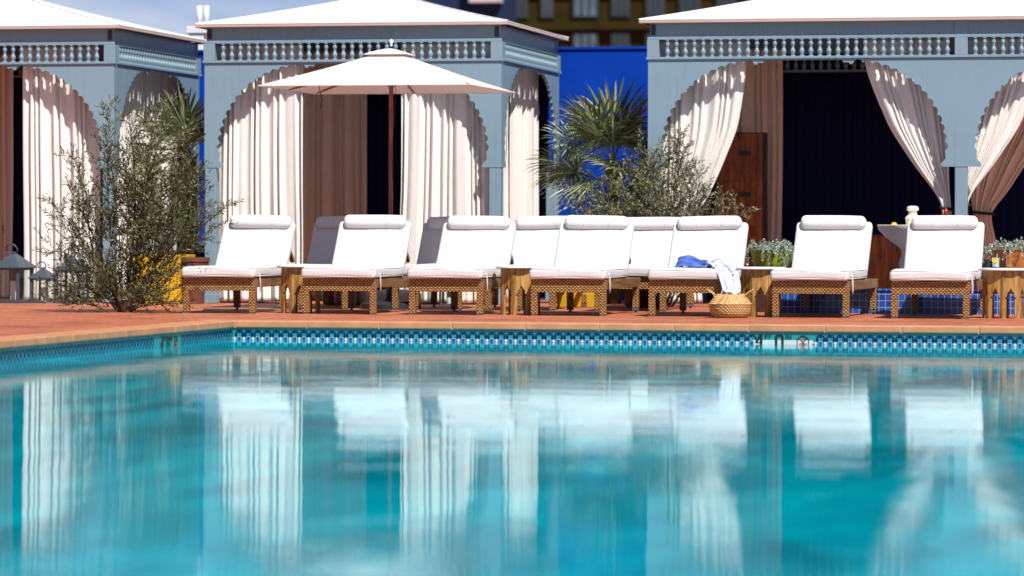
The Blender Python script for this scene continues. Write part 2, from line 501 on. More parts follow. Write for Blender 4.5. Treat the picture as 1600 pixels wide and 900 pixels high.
# waterline mosaic
mb = MB(); PT = .0815
def zz(u): return -.052 - (u-147)/8/189.0       # drawing units -> height
def band(s0, s1, at, skip=(), white=True):
    n = int((s1-s0)/PT)
    def quad(pts, mi, off):
        mb.add([at(s, z, off) for s, z in pts], [tuple(range(len(pts)))], mi)
    for i in range(n):
        c = s0 + (i+.5)*PT
        if any(a < c < b for a, b in skip): continue
        k = PT/125.0
        X_ = lambda u: c + (u-1040)*k
        R4 = lambda x0, x1, y0, y1, mi, off: quad([(X_(x0), zz(y1)), (X_(x1), zz(y1)), (X_(x1), zz(y0)), (X_(x0), zz(y0))], mi, off)
        R4(1015, 1065, 178, 214, 0, .003)
        quad([(X_(979), zz(214)), (X_(1011), zz(214)), (X_(1011), zz(181))], 0, .003)
        quad([(X_(1069), zz(214)), (X_(1101), zz(214)), (X_(1069), zz(181))], 0, .003)
        R4(979, 1011, 218, 264, 0, .003); R4(1069, 1101, 218, 264, 0, .003)
        if white: R4(1015, 1065, 263, 307, 2, .003)
        R4(1019, 1061, 267, 303, 1, .005)
        R4(979, 1011, 330, 370, 0, .003); R4(1069, 1101, 330, 370, 0, .003)
        if white: quad([(X_(978), zz(310)), (X_(1001), zz(286)), (X_(978), zz(262)), (X_(955), zz(286))], 2, .005)
SM0, SM1 = XY(1175, YP, 525), XY(1273, YP, 525)
LM0, LM1 = YX(246, XP), YX(283, XP)
band(XP+.01, XR, lambda s, z, o: (s, YP-o, z), [(SM0, SM1)])
band(YN, YP-.01, lambda s, z, o: (XP+o, s, z), [(min(LM0,LM1)-.05, max(LM0,LM1)+.05)], white=False)
struct(mb.build('waterline_mosaic', [M['navytile'], M['bluetile'], M['whitetile']]))

# depth markers
def text_bm(txt, size, mat, name, parent, loc, rot, off=0.0, sx=1.0):
    cu = bpy.data.curves.new('lettering', 'FONT'); cu.body = txt; cu.size = size; cu.offset = off; cu.extrude = .0015
    ob = bpy.data.objects.new('lettering', cu); COL.objects.link(ob)
    dg = bpy.context.evaluated_depsgraph_get()
    me = bpy.data.meshes.new_from_object(ob.evaluated_get(dg))
    bpy.data.objects.remove(ob); bpy.data.curves.remove(cu)
    me.materials.clear(); me.materials.append(mat)
    o = bpy.data.objects.new(name, me); COL.objects.link(o); o.parent = parent; o.location = loc; o.rotation_euler = rot
    o.scale = (sx, 1, 1)
    return o
def depth_marker(loc, rz, label, white=True):
    root = empty('depth_marker', loc, rz); tag(root, label, 'depth marker', 'depth markers on the pool wall')
    k = PT/125.0                                     # local x along the wall, local -y out of it
    X_ = lambda u: (u-595)*k
    m = MB(); m.prism([(X_(190), zz(276)), (X_(215), zz(250)), (X_(960), zz(250)), (X_(985), zz(276)), (X_(960), zz(306)), (X_(215), zz(306))], -.004, 0, lambda u, v, a: (u, a, v))
    if white: m.build('white_band', M['whitetile'], root)
    pl = lambda pts, m, mi=0, o=.006: m.prism([(X_(a), zz(b)) for a, b in pts], -o, -o+.003, lambda u, v, w: (u, w, v), mi)
    m = MB()
    pl([(232,282),(290,178),(330,178),(330,318),(296,318),(296,224),(270,282)], m); pl([(250,278),(296,278),(296,290),(250,290)], m, 0, .0061)
    m.build('numeral', M['black'], root)
    m = MB()
    pl([(488,330),(488,205),(512,178),(578,178),(602,205),(602,330),(570,330),(570,212),(562,204),(528,204),(520,212),(520,330)], m)
    m.build('numeral', M['black'], root)
    h = .0255
    text_bm('FT', h*2.1, M['black'], 'lettering', root, (X_(358), -.006, zz(236)), (R(90),0,0))
    text_bm('IN', h*2.1, M['black'], 'lettering', root, (X_(620), -.006, zz(236)), (R(90),0,0))
    sg = MB(); n = 36
    c0, r0, r1 = (845, 272), 82, 68
    for i in range(n):
        a, b = 2*PI*i/n, 2*PI*(i+1)/n
        mi = 1 if (math.sin((a+b)/2) > .15) else 0
        P_ = lambda r, t: (c0[0]+r*math.cos(t), c0[1]-r*math.sin(t))
        pl([P_(r0,a), P_(r0,b), P_(r1,b), P_(r1,a)], sg, mi)
    pl([(795,222),(806,214),(893,318),(884,328)], sg, 0, .0075)
    sg.build('no_diving_ring', [M['red'], M['black']], root)
    m = MB(); pl([(838,300),(846,262),(884,228),(892,238),(858,270),(850,304)], m); pl([(802,292),(838,286),(838,292),(802,298)], m); pl([(856,286),(896,290),(896,296),(856,292)], m)
    m.build('diver_symbol', M['black'], root)
    return root
depth_marker(((SM0+SM1)/2, YP, 0), 0, 'four feet zero inches depth marker with no diving ring on the far pool wall')
depth_marker((XP, (LM0+LM1)/2, 0), R(90), 'foreshortened depth marker with no diving ring on the left pool wall', False)

# ------------------------------------------------------------------ cabanas
Zs = dict(eave=ZY(550, 37, YC), b3=ZY(550, 62, YC), b2=ZY(550, 66.5, YC), b1=ZY(550, 93, YC), b0=ZY(550, 97, YC), plate=ZY(328, 262, YC), spring=ZY(345, 238, YC))
print(Zs)
CD = 3.15
X2 = XY(319, YC); W2 = XY(783, YC) - X2
X1 = XY(178, YC) - W2
X3 = XY(1012, YC)
PW = .135
bal_prof = [(.030,0),(.030,.010),(.018,.014),(.022,.028),(.031,.048),(.031,.060),(.020,.082),(.014,.094),(.020,.100),(.014,.106),(.024,.122),(.027,.140),(.020,.158),(.015,.170),(.030,.174),(.030,.184)]
BH = Zs['b2']-Zs['b1']
bal_prof = [(r*.9, z*BH/.184) for r, z in bal_prof]
m = MB(); m.lathe(bal_prof, 10); proto_bal = m.build('baluster', M['paint'], smooth=True, angle=50)
bal_mesh = proto_bal.data; bpy.data.objects.remove(proto_bal)

def arch_poly(x0, x1, zt, zs, zp, inset, half=False):
    """panel with a scalloped horseshoe opening; (u,v) polygon"""
    a = min(.95, (x1-x0)/2-inset-.05); zc = zt-.025
    b = zc - zs; n = 15
    def side(sg, xe):
        pts = [(xe + sg*.04, zp), (xe+sg*(inset+.045), zp), (xe+sg*(inset+.055), zp+.03), (xe+sg*(inset+.005), zp+.085)]
        N = n*6
        for i in range(N+1):
            t = i/N; an = t*PI/2
            ex = inset + a - a*math.cos(an); ez = zs + b*math.sin(an)
            out = .030*abs(math.sin(t*n*PI)) - .012
            nx, nz = -math.cos(an)*b, math.sin(an)*a; L = math.hypot(nx, nz)
            pts.append((xe+sg*(ex+nx/L*out), min(ez+nz/L*out, zt-.012)))
        e = xe + sg*(inset+a)
        pts += [(e+sg*.008, zc-.030), (e+sg*.035, zc-.034), (e+sg*.05, zc-.012), (e+sg*.10, zc-.016), (e+sg*.12, zt-.014)]
        return pts
    L = side(1, x0); Rr = side(-1, x1)
    L[0] = (x0, zp); Rr[0] = (x1, zp)
    return [(x0, zt)] + L + Rr[::-1] + [(x1, zt)]

def cabana(x0, bays, label):
    root = empty('cabana', (x0, YC, 0)); tag(root, label, 'cabana', 'curtained cabanas behind the loungers')
    W = W2*bays + (PW*0 if bays == 1 else 0)
    D = CD; z = Zs
    zt, zp = z['b0'], z['plate']
    posts = [(0,0),(W-PW,0),(0,D-PW),(W-PW,D-PW)]
    if bays == 2: posts += [(W/2-PW/2,0),(W/2-PW/2,D-PW)]
    for px_, py_ in posts:
        m = MB(); m.box(px_+.005, px_+PW-.005, py_+.005, py_+PW-.005, 0, zp+.01); m.box(px_, px_+PW, py_, py_+PW, 0, .10)
        m.build('post', M['paint'], root, bevel=.006)
    T = .032
    def face(kind):
        # returns fn(u,v,a): u along face, v height, a inward depth
        return {'front': (lambda u, v, a: (u, a, v)), 'back': (lambda u, v, a: (u, D-a, v)),
                'left': (lambda u, v, a: (a, u, v)), 'right': (lambda u, v, a: (W-a, u, v))}[kind]
    for kind in ('front', 'back', 'left', 'right'):
        fn = face(kind)
        spans = [(0, W)] if (bays == 1 or kind in ('left', 'right')) else [(0, W/2), (W/2, W)]
        if kind in ('left', 'right'): spans = [(T+.001, D-T-.001)]
        for (u0, u1) in (spans if kind != 'back' else []):
            m = MB(); m.prism(arch_poly(u0, u1, zt, z['spring'], zp, .15), 0, T, fn)
            m.build('arch_panel', M['paint'], root)
        # rails and blocks of the baluster band
        e = 0 if kind in ('front', 'back') else .0
        U0, U1 = (0, W) if kind in ('front', 'back') else (PW, D-PW)
        m = MB()
        def bx(u0, u1, v0, v1, a0, a1):
            p = [(u0,v0),(u1,v0),(u1,v1),(u0,v1)]
            m.prism(p, a0, a1, fn)
        if kind in ('front', 'back'):
            bx(U0-.018, U1+.018, z['b0']+.001, z['b1'], -.018, .031); bx(U0-.006, U1+.006, z['b2'], z['b3'], -.010, .031)
            bl = [(0, PW-.02), (W-PW+.02, W)] + ([(W/2-.065, W/2+.065)] if bays == 2 else [])
            for a, b in bl: bx(a-.010 if a == 0 else a, b+.010 if b == W else b, z['b1']+.001, z['b2']-.001, -.010, .09)
        else:
            bx(.077, D-.077, z['b0']+.001, z['b1'], -.018, .031); bx(.072, D-.072, z['b2'], z['b3'], -.010, .031)
            for a, b in ((.092, PW+.02), (D-PW-.02, D-.092)): bx(a, b, z['b1']+.001, z['b2']-.001, -.008, .07)
        rail = m.build('baluster_rail', M['paint'], root, bevel=.003)
        pitch = .0925
        stuff = (kind == 'left') or (kind == 'back')
        bays_s = spans if kind in ('front', 'back') else [(0.0, D)]
        mm = MB()
        for bi, (u0, u1) in enumerate(bays_s):
            a0 = u0 + (PW if u0 == 0 else .075) + .02; a1 = u1 - (PW if abs(u1-W) < .01 or kind in ('left','right') else .075) - .02
            n = int((a1-a0)/pitch); st = (a1-a0)/n
            for i in range(n):
                u = a0 + (i+.5)*st
                p = fn(u, z['b1'], .014)
                if stuff: mm.lathe(bal_prof, 8, p)
                else:
                    o = bpy.data.objects.new('baluster', bal_mesh); COL.objects.link(o); o.parent = rail; o.location = p
        if stuff:
            o = mm.build('baluster_row', M['paint'], rail, smooth=True, angle=50); o['kind'] = 'stuff'
        # fascia beam
        m = MB()
        if kind in ('front', 'back'): bx(0.02, W-.02, z['b3']+.001, z['eave']-.02, .012, .062)
        else: bx(.063, D-.063, z['b3']+.001, z['eave']-.02, .032, .082)
        m.build('fascia_beam', M['paint'], root)
    if bays == 2:
        m = MB(); m.box(W/2-.07, W/2+.07, -.004, .011, z['b3']+.002, z['eave']-.03); m.build('fascia_block', M['paint'], root, bevel=.003)
    for sx_ in ((W-.075, W-.03), (.03, .075)):      # beam end brackets
        m = MB(); m.box(sx_[0], sx_[1], -.0015, .0115, z['eave']-.15, z['eave']-.04); m.build('bracket', M['darkiron'], root)
    # canvas roof: low hipped pyramid with a little sag, own thickness
    ov = .085; x0_, x1_, y0_, y1_ = -ov, W+ov, -ov, D+ov
    rise = ROOF_RISE; hw = min(x1_-x0_, y1_-y0_)/2
    def rz(x, y):
        d = min(x-x0_, x1_-x, y-y0_, y1_-y)/hw
        return z['eave'] + rise*(.82*d + .18*d*d) + .006
    m = MB(); n = 28; nx = n*bays
    m.grid(lambda u, v: (x0_+(x1_-x0_)*u, y0_+(y1_-y0_)*v, rz(x0_+(x1_-x0_)*u, y0_+(y1_-y0_)*v)), nx, n)
    rf = m.build('roof', M['roof'], root, solid=.012)
    m = MB()
    for cx_, sx_ in ((x0_, 1), (x1_, -1)):
        for cy_, sy_ in ((y0_, 1), (y1_, -1)):
            m = MB(); m.tube([(cx_+sx_*hw*k/12, cy_+sy_*hw*k/12, rz(cx_+sx_*hw*k/12, cy_+sy_*hw*k/12)+.005) for k in range(13)], .009, 6); m.build('seam', M['strap'], rf, smooth=True)
    m = MB()
    for a, b, c, d in ((x0_, x1_, y0_, y0_+.02), (x0_, x1_, y1_-.02, y1_), (x0_, x0_+.02, y0_+.021, y1_-.021), (x1_-.02, x1_, y0_+.021, y1_-.021)):
        m.box(a, b, c, d, z['eave']-.030, z['eave']-.004)
    m.build('roof_edge', M['piping'], rf, bevel=.006)
    m = MB(); m.box(.1, W-.1, .1, D-.1, z['eave']-.012, z['eave']-.006); m.build('ceiling', M['navycloth'], root)
    # dark sheet added across the open back, standing in for the shade there
    m = MB(); k = int(W*9)
    m.grid(lambda u, v: (.14+(W-.28)*u, D+.06+.018*math.sin(u*k*2*PI), .02+v*(z['b3']-.04)), k*6, 2)
    m.build('back_shade_sheet', M['navycloth'], root, smooth=True, solid=.004)
    m = MB(); m.tube([(.09,.20,z['b2']+.03),(W-.09,.20,z['b2']+.03)], .012, 8); m.build('curtain_rail', M['darkiron'], root, smooth=True)
    return root
ROOF_RISE = .42
cabana(X1, 1, 'pale blue scalloped cabana half out of frame behind the tall olive shrub')
cabana(X2, 1, 'pale blue scalloped cabana behind the white umbrella')
cabana(X3, 2, 'wide double bay pale blue cabana with tied back curtains behind the fountain')

def lerp_rows(rows, z):
    if z >= rows[0][0]: return rows[0][1], rows[0][2]
    for (za, la, ra), (zb, lb, rb) in zip(rows, rows[1:]):
        if zb <= z <= za:
            t = (za-z)/(za-zb); 
            return la+(lb-la)*t, ra+(rb-ra)*t
    return rows[-1][1], rows[-1][2]
def smooth_rows(rows, n=60):
    z0, z1 = rows[0][0], rows[-1][0]
    s = [(z0+(z1-z0)*i/n, *lerp_rows(rows, z0+(z1-z0)*i/n)) for i in range(n+1)]
    for _ in range(5):
        s = [s[0]] + [(s[i][0], (s[i-1][1]+2*s[i][1]+s[i+1][1])/4, (s[i-1][2]+2*s[i][2]+s[i+1][2])/4) for i in range(1, n)] + [s[-1]]
    return s
def curtain(Y, pxrows, folds, label, amp=.035, seed=1, ztop=None, cloth='curtain', group='curtains hanging in the cabanas', ties=(), zend=None):
    q = random.Random(seed)
    rows = []
    for py, a, b in pxrows:
        z = ZY((a+b)/2, py, Y); rows.append((z, XY(a, Y, py), XY(b, Y, py)))
    if ztop: rows.insert(0, (ztop, rows[0][1], rows[0][2]))
    if rows[-1][0] < .03 or zend is not None: rows[-1] = (zend if zend is not None else .02, rows[-1][1], rows[-1][2])
    rows = smooth_rows(rows)
    xm = (rows[0][1]+rows[0][2])/2
    root_loc = Vector((xm, Y, 0))
    w0 = rows[0][2]-rows[0][1]
    ph = [q.uniform(0, 2*PI) for _ in range(6)]
    nu = folds*10
    # uneven pleats: warp of u
    def warp(u): return u + .35/folds*math.sin(2*PI*u*folds/2.7+ph[0]) + .25/folds*math.sin(2*PI*u*folds/4.3+ph[1])
    vs = []; fs = []
    for j, (z, l, r) in enumerate(rows):
        t = j/(len(rows)-1)
        sq = max(.15, min(1, (r-l)/w0))
        for i in range(nu+1):
            u = i/nu
            wv = warp(u)
            a = amp*(.75+.35*t)*(.45+.55*sq)
            y = a*math.sin(2*PI*folds*wv + .5*math.sin(3*t+ph[2]+4*u)) + .35*a*math.sin(2*PI*folds*wv*.37+ph[3]+t*1.2)
            x = l+(r-l)*u + .30*a*math.sin(4*PI*folds*wv+ph[4])*.5 + .012*math.sin(t*5+ph[5]+u*3)*t*(1 if sq > .8 else 0)
            vs.append((x-xm, y, z))
    n1 = nu+1
    for j in range(len(rows)-1):
        for i in range(nu): fs.append((j*n1+i, (j+1)*n1+i, (j+1)*n1+i+1, j*n1+i+1))
    m = MB(); m.add(vs, fs)
    o = m.build('curtain', M[cloth], None, root_loc, smooth=True, solid=.006)
    tag(o, label, 'curtain', group)
    for zt_, w_, tilt in ties:
        l, r = lerp_rows(rows, zt_); c = (l+r)/2-xm; rr = (r-l)/2+.02
        tm = MB(); tm.tube([(c+rr*math.cos(a), .07*math.sin(a), zt_+tilt*math.cos(a)) for a in [2*PI*k/20 for k in range(20)]], .016, 8, closed=True)
        tm.build('tieback', M['rope'], o, smooth=True)
        if seed != 18: continue
        tm = MB(); tm.lathe([(.008,.02),(.02,0),(.024,-.02),(.015,-.03),(.028,-.10),(.010,-.11)], 10, (c, -.10, zt_-.02)); tm.build('tassel', M['red'], o, smooth=True)
    return o
ZT = Zs['b2']+.01
YQ = YC + .20
curtain(YQ, [(96,36,153),(300,36,156),(473,36,158)], 9, 'sunlit ivory curtain left of the olive shrub with shadowed scalloped top', seed=11, ztop=ZT)
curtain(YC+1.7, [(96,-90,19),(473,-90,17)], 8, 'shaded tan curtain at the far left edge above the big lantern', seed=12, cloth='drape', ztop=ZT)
curtain(YQ, [(96,336,474),(300,336,473),(473,336,474)], 10, 'sunlit ivory curtain behind the leftmost lounger', seed=13, ztop=ZT)
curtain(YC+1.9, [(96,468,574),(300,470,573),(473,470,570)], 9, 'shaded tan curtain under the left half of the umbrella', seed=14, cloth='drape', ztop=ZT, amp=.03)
curtain(YQ, [(96,628,768),(300,627,768),(473,622,770)], 10, 'sunlit ivory curtain right of the umbrella pole', seed=15, ztop=ZT)
zt3 = ZY(1495, 326, YQ)
curtain(YQ, [(96,1030,1166),(130,1030,1164),(200,1032,1153),(262,1034,1128),(310,1036,1106),(338,1038,1086),(400,1036,1092),(473,1034,1098)], 9, 'sunlit ivory curtain swept left above the grey green shrub', seed=16, ztop=ZT, amp=.03, ties=[(ZY(1060,338,YQ),.03,.0)])
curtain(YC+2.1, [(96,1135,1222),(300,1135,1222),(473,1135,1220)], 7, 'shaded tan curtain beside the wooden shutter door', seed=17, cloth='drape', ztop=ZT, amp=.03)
curtain(YQ, [(96,1350,1482),(130,1361,1482),(200,1390,1482),(262,1431,1483),(300,1462,1484),(325,1475,1487),(345,1471,1488),(473,1464,1490)], 9, 'sunlit ivory curtain swept right and tied to the middle post', seed=18, ztop=ZT, amp=.03, ties=[(zt3,.03,-.01)])
curtain(YQ, [(96,1494,1632),(130,1494,1622),(200,1494,1592),(262,1494,1550),(300,1494,1518),(322,1494,1509),(345,1495,1514),(473,1492,1520)], 9, 'sunlit ivory curtain right of the middle post swept left', seed=19, ztop=ZT, amp=.03, ties=[(ZY(1500,322,YQ),.03,.01)])
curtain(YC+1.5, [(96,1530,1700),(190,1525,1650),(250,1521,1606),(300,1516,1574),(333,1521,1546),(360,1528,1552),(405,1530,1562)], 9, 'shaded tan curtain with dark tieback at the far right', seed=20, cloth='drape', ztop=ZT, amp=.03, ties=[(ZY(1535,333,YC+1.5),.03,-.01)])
# side curtains of the two left cabanas (run back along the right-hand sides)
def side_curtain(X, y0, y1, folds, label, seed):
    q = random.Random(seed); ph = [q.uniform(0, 6) for _ in range(4)]
    m = MB()
    def fn(u, v):
        z = ZT-(ZT-.02)*v; t = v
        w = u + .3/folds*math.sin(2*PI*u*folds/2.7+ph[0])
        return (.035*(.8+.3*t)*math.sin(2*PI*folds*w+.4*math.sin(3*t+ph[1])), (y1-y0)*(u-.5)+.01*math.sin(4*PI*folds*w), z)
    m.grid(fn, folds*10, 14)
    o = m.build('curtain', M['curtain'], None, (X, (y0+y1)/2, 0), smooth=True, solid=.006)
    tag(o, label, 'curtain', 'curtains hanging in the cabanas')
side_curtain(X1+W2-.21, YC+.35, YC+2.85, 12, 'tan side curtain half hidden behind the top of the olive shrub', 31)
side_curtain(X2+W2-.10, YC+.30, YC+.80, 4, 'narrow sunlit side curtain by the front corner post left of the palm', 32)
side_curtain(X2+W2-.19, YC+1.45, YC+2.75, 7, 'side curtain with sunlit lower half next to the palm fronds', 33)

# ------------------------------------------------------------------ walls and buildings behind
YW = YC + CD + .45
m = MB(); m.box(-45, 25, YW, YW+.25, 0, ZY(940, 77, YW)); m.box(-45, 25, YW-.02, YW+.27, ZY(940, 77, YW)+.001, ZY(940, 77, YW)+.03)
o = m.build('garden_wall', M['wallblue']); tag(o, 'cobalt blue garden wall behind the palm and the cabanas', 'wall')

def facade(name, Y, px0, px1, pytop, mats, label, depth=14, cells=None):
    X0, X1_ = XY(px0, Y, 40), XY(px1, Y, 40); zt = ZY((px0+px1)/2, pytop, Y)
    root = empty(name, ((X0+X1_)/2, Y, 0)); tag(root, label, 'building')
    w = X1_-X0
    m = MB(); m.box(-w/2, w/2, 0, depth, 0, zt); m.build('wall', mats[0], root)
    return root, w, zt, X0
YB = 120.0
broot, bw, bz, bx0 = facade('tower_block', YB, 790, 1330, -420, [M['gold']], 'ochre clad tower with dark glass strips seen above the blue wall', 20)
q = random.Random(5)
cols = [(805,826,0),(846,866,1),(896,936,1),(956,985,0),(1010,1040,0),(1062,1096,1),(1120,1150,0),(1176,1206,1),(1232,1262,0),(1290,1316,1)]
for fl in range(8):
    za = .8 + fl*1.45; zb = za + .95
    for (a, b, pale) in cols:
        u0, u1 = XY(a, YB, 40)-bx0-bw/2, XY(b, YB, 40)-bx0-bw/2
        m = MB(); m.box(u0, u1, -.18, -.004, za, zb)
        f = m.build('window', M['frame'], broot)
        m = MB(); nsub = 3
        for i in range(nsub):
            a0 = u0+.08+(u1-u0-.08)*i/nsub; a1 = u0+(u1-u0-.08)*(i+1)/nsub
            m.box(a0, a1, -.22, -.183, za+.06, zb-.06)
        m.build('pane', M['winpale'] if (pale and q.random() < .8) else M['winglass'], f)
    m = MB(); m.box(-bw/2, bw/2, -.30, -.002, zb+.1, zb+.38); m.build('floor_slab', M['slate'] if fl % 2 else M['gold'], broot)
sroot, sw, szt, sx0 = facade('slate_block', 95.0, 560, 785, -60, [M['slate']], 'dark slate blue building behind the roof of the umbrella cabana', 1.8)
m = MB(); zlo = ZY(772, 5, 95)
m.box(XY(738,95)-sx0-sw/2, XY(785,95)-sx0-sw/2, -.5, -.003, zlo, zlo+1.6); m.build('balcony', M['pale'], sroot)
for fl in range(2):
    for k in range(3):
        u = -sw/2 + .5 + k*1.1
        m = MB(); m.box(u, u+.7, -.05, -.002, zlo-4.2+fl*5.2, zlo-2.6+fl*5.2); w_ = m.build('window', M['winglass'], sroot)
        mm = MB(); mm.box(u-.05, u+.75, -.12, -.052, zlo-4.35+fl*5.2, zlo-4.22+fl*5.2); mm.build('sill', M['pale'], w_)
# white pipe stand between the two left cabanas
YV = YW + 3.0
vp = empty('vent_stack', (XY(316, YV, 40), YV, 0)); tag(vp, 'white steel vent pipes rising between the two left cabanas', 'vent pipes')
zb0 = ZY(316, 42, YV)
for px_ in (311.5, 322.5):
    xx = XY(px_, YV, 30)-vp.location.x
    m = MB(); m.tube([(xx,0,zb0+.001),(xx,0,ZY(px_,9,YV))], .035, 10); m.build('pipe', M['steel'], vp, smooth=True)
m = MB(); m.box(-.14, .05, -.12, .12, 0, zb0-.02); m.box(-.17, .17, -.14, .14, zb0-.09, zb0); m.build('housing', M['steel'], vp, bevel=.01)
m = MB(); m.tube([(-.75,0,zb0-.16),(-.14,0,zb0-.16)], .03, 8); m.tube([(-.75,0,zb0-.34),(-.14,0,zb0-.34)], .02, 8); m.build('branch_pipe', M['steel'], vp, smooth=True)

# ------------------------------------------------------------------ loungers
HINGE = Vector((0, 1.10, .365))
def settle(o, q):
    """each lounger sits a little differently: back angle, pillow shift, cushion shift"""
    a = R(q.uniform(-1.6, 1.2)); sh = q.uniform(-.012, .012); tw = R(q.uniform(-1.3, 1.3))
    Rm = Matrix.Rotation(a, 3, 'X')
    for c in o.children:
        k = c.name.split('.')[0]
        if k in ('back_cushion', 'backrest_frame', 'head_pillow'):
            c.rotation_euler = (a, 0, 0); c.location = HINGE - Rm @ HINGE
            if k == 'head_pillow': c.location.x += sh; c.rotation_euler = (a, tw, 0); c.location.z -= abs(sh)*.3
        elif k == 'seat_cushion': c.location = (sh*.5, q.uniform(-.008, .006), 0)
def make_lounger():
    root = empty('sun_lounger')
    m = MB()
    m.box(-.35, .35, 0, .06, .215, .335); m.build('apron', M['wicker'], root, bevel=.006)
    m = MB(); m.box(-.35, .35, 1.74, 1.80, .245, .333); m.build('head_rail', M['wicker'], root, bevel=.006)
    for sx_ in (-1, 1):
        c = sx_*.32
        m = MB(); m.box(c-.03, c+.03, .001, .059, .012, .2148); lg = m.build('leg', M['wicker'], root, bevel=.006)
        m = MB(); m.box(c-.027, c+.027, .004, .056, 0, .0118); m.build('foot_pad', M['grey'], lg)
        m = MB(); m.box(c-.03, c+.03, 1.68, 1.74, .04, .2445); lg = m.build('leg', M['wicker'], root, bevel=.006)
        m = MB(); m.box(c-.028, c+.028, 1.683, 1.737, .018, .0398); m.lathe([(.010,0),(.014,.004),(.014,.012),(.008,.018)], 10, (c,1.71,0)); m.build('glide', M['grey'], lg)
        m = MB(); m.box(sx_*.335-.013, sx_*.335+.013, .061, 1.739, .246, .334); m.build('side_rail', M['rail'], root, bevel=.004)
    m = MB()
    for k in range(8): m.box(-.32, .32, .08+k*.13, .17+k*.13, .314, .330)
    m.build('slat_base', M['rail'], root)
    m = MB(); m.rbox((0,.541,.388), (.715,1.178,.098), .032, puff=.010, wob=.006, seed=4)
    sc_ = m.build('seat_cushion', M['mattress'], root, smooth=True, merge=True)
    m = MB()
    for z_ in (.352, .424):
        m.tube([(-.345,-.041,z_),(.345,-.041,z_)], .0045, 6); m.tube([(.352,.0,z_),(.352,1.12,z_)], .0045, 6)
    m.build('piping', M['strap'], sc_, smooth=True)
    ang = R(52)
    A = Matrix.Translation((0, 1.10, .365)) @ Matrix.Rotation(ang, 4, 'X')
    m = MB(); m.rbox((0,.285,.046), (.715,.58,.092), .034, M=A, puff=.010, wob=.006, seed=9)
    m.build('back_cushion', M['mattress'], root, smooth=True, merge=True)
    m = MB(); m.box(-.33, .33, -.02, .55, -.03, -.002, M=A)
    bf = m.build('backrest_frame', M['wicker'], root, bevel=.004)
    for sx_ in (-.28, .28):
        m = MB(); m.box(sx_-.02, sx_+.02, .36, .40, -.30, -.031, M=A); m.build('prop', M['wicker'], bf, bevel=.004)
    PM = Matrix.Translation((0, 1.10+.545*math.cos(ang)-.117*math.sin(ang), .365+.545*math.sin(ang)+.105*math.cos(ang))) @ Matrix.Rotation(R(74), 4, 'X')
    m = MB(); m.rbox((0,0,0), (.615,.125,.135), .050, M=PM, puff=.004, wob=.002, seed=2)
    pl = m.build('head_pillow', M['mattress'], root, smooth=True, merge=True)
    for xs in (-.11, .13):
        m = MB(); ring = [(xs, .0635*math.copysign(abs(math.cos(a))**.6, math.cos(a)), .0690*math.copysign(abs(math.sin(a))**.6, math.sin(a))) for a in [2*PI*k/24 for k in range(24)]]
        m.tube(ring, .0028, 5, M=PM, closed=True); m.build('seam', M['strap'], pl, smooth=True)
    m = MB(); m.tube([(.350,.115,.40),(.366,.11,.36),(.372,.11,.30),(.370,.115,.235),(.364,.13,.212),(.360,.145,.235),(.358,.14,.30),(.356,.13,.345)], .005, 6)
    m.build('tie_cord', M['strap'], root, smooth=True)
    return root
proto = make_lounger(); qs = random.Random(17)
front = [(341.5,490,0,'leftmost white lounger beside the tall olive shrub'),
         (529.5,491,0,'white lounger second from the left, right of the first wooden table'),
         (696,492,-.5,'white lounger just left of the second wooden table'),
         (887.5,494,-.3,'white lounger in the front row just right of the second wooden table'),
         (1072,494.5,-.5,'white lounger with the blue towel and basket beside it'),
         (1266,497,-2.2,'white lounger between the third wooden table and the fountain bowl'),
         (1453,499,-.8,'white lounger in front of the carved stone fountain')]
ys = [ground(a, b)[1] for a, b, _, _ in front]
YF = sum(ys)/len(ys)
print('lounger Ys', ys, YF)
FRONT = []
for i, (px_, py_, rz, lab) in enumerate(front):
    o = proto if i == 0 else copy_tree(proto)
    y = .35*ground(px_, py_)[1] + .65*YF
    o.location = (XY(px_, y, py_), y, 0); o.rotation_euler = (0, 0, R(rz)); tag(o, lab, 'sun lounger', 'white sun loungers along the pool')
    settle(o, qs); FRONT.append(o)
back = [(489,0,'shaded grey looking lounger in the umbrella shadow behind the second from left'),
        (666,0,'shaded lounger in the umbrella shadow behind the third from left'),
        (812,0,'back row white lounger seen behind the second wooden table'),
        (984,0,'back row white lounger showing left of the towel lounger')]
YB2 = YF + 2.05
for px_, rz, lab in back:
    o = copy_tree(proto); o.location = (XY(px_, YB2, 484), YB2, 0); o.rotation_euler = (0, 0, R(rz)); tag(o, lab, 'sun lounger', 'white sun loungers along the pool'); settle(o, qs)

# ------------------------------------------------------------------ side tables
def make_table():
    root = empty('side_table')
    n = 8; Rr = .195; hgt = .43
    ang = [2*PI*k/n + R(12) for k in range(n)]
    for k in range(n):
        a = ang[k]; w = 2*Rr*math.sin(PI/n); ap = Rr*math.cos(PI/n)
        Mx = Matrix.Rotation(a, 4, 'Z')
        hw = w/2 - .0015; ow = w*.26
        half = [(ow, 0), (ow, .17), (ow+.010, .178), (ow+.010, .190), (ow-.004, .200), (ow-.006, .225), (ow-.020, .243), (.006, .262)]
        poly = [(-hw, 0)] + [(-u, v) for u, v in half] + [(0, .280)] + [(u, v) for u, v in half[::-1]] + [(hw, 0), (hw, hgt), (-hw, hgt)]
        m = MB(); m.prism(poly, ap-.018, ap, lambda u, v, d: (d, u, v), M=Mx)
        m.build('side_panel', M['tablewood'], root)
    m = MB(); m.lathe([(.225,.431),(.232,.436),(.232,.448),(.226,.452)], 32); m.build('table_top', M['tabletop'], root, smooth=True, angle=40)
    m = MB(); m.lathe([(.17,.40),(.17,.428)], 8); m.build('under_frame', M['tablewood'], root)
    return root
tp = make_table()
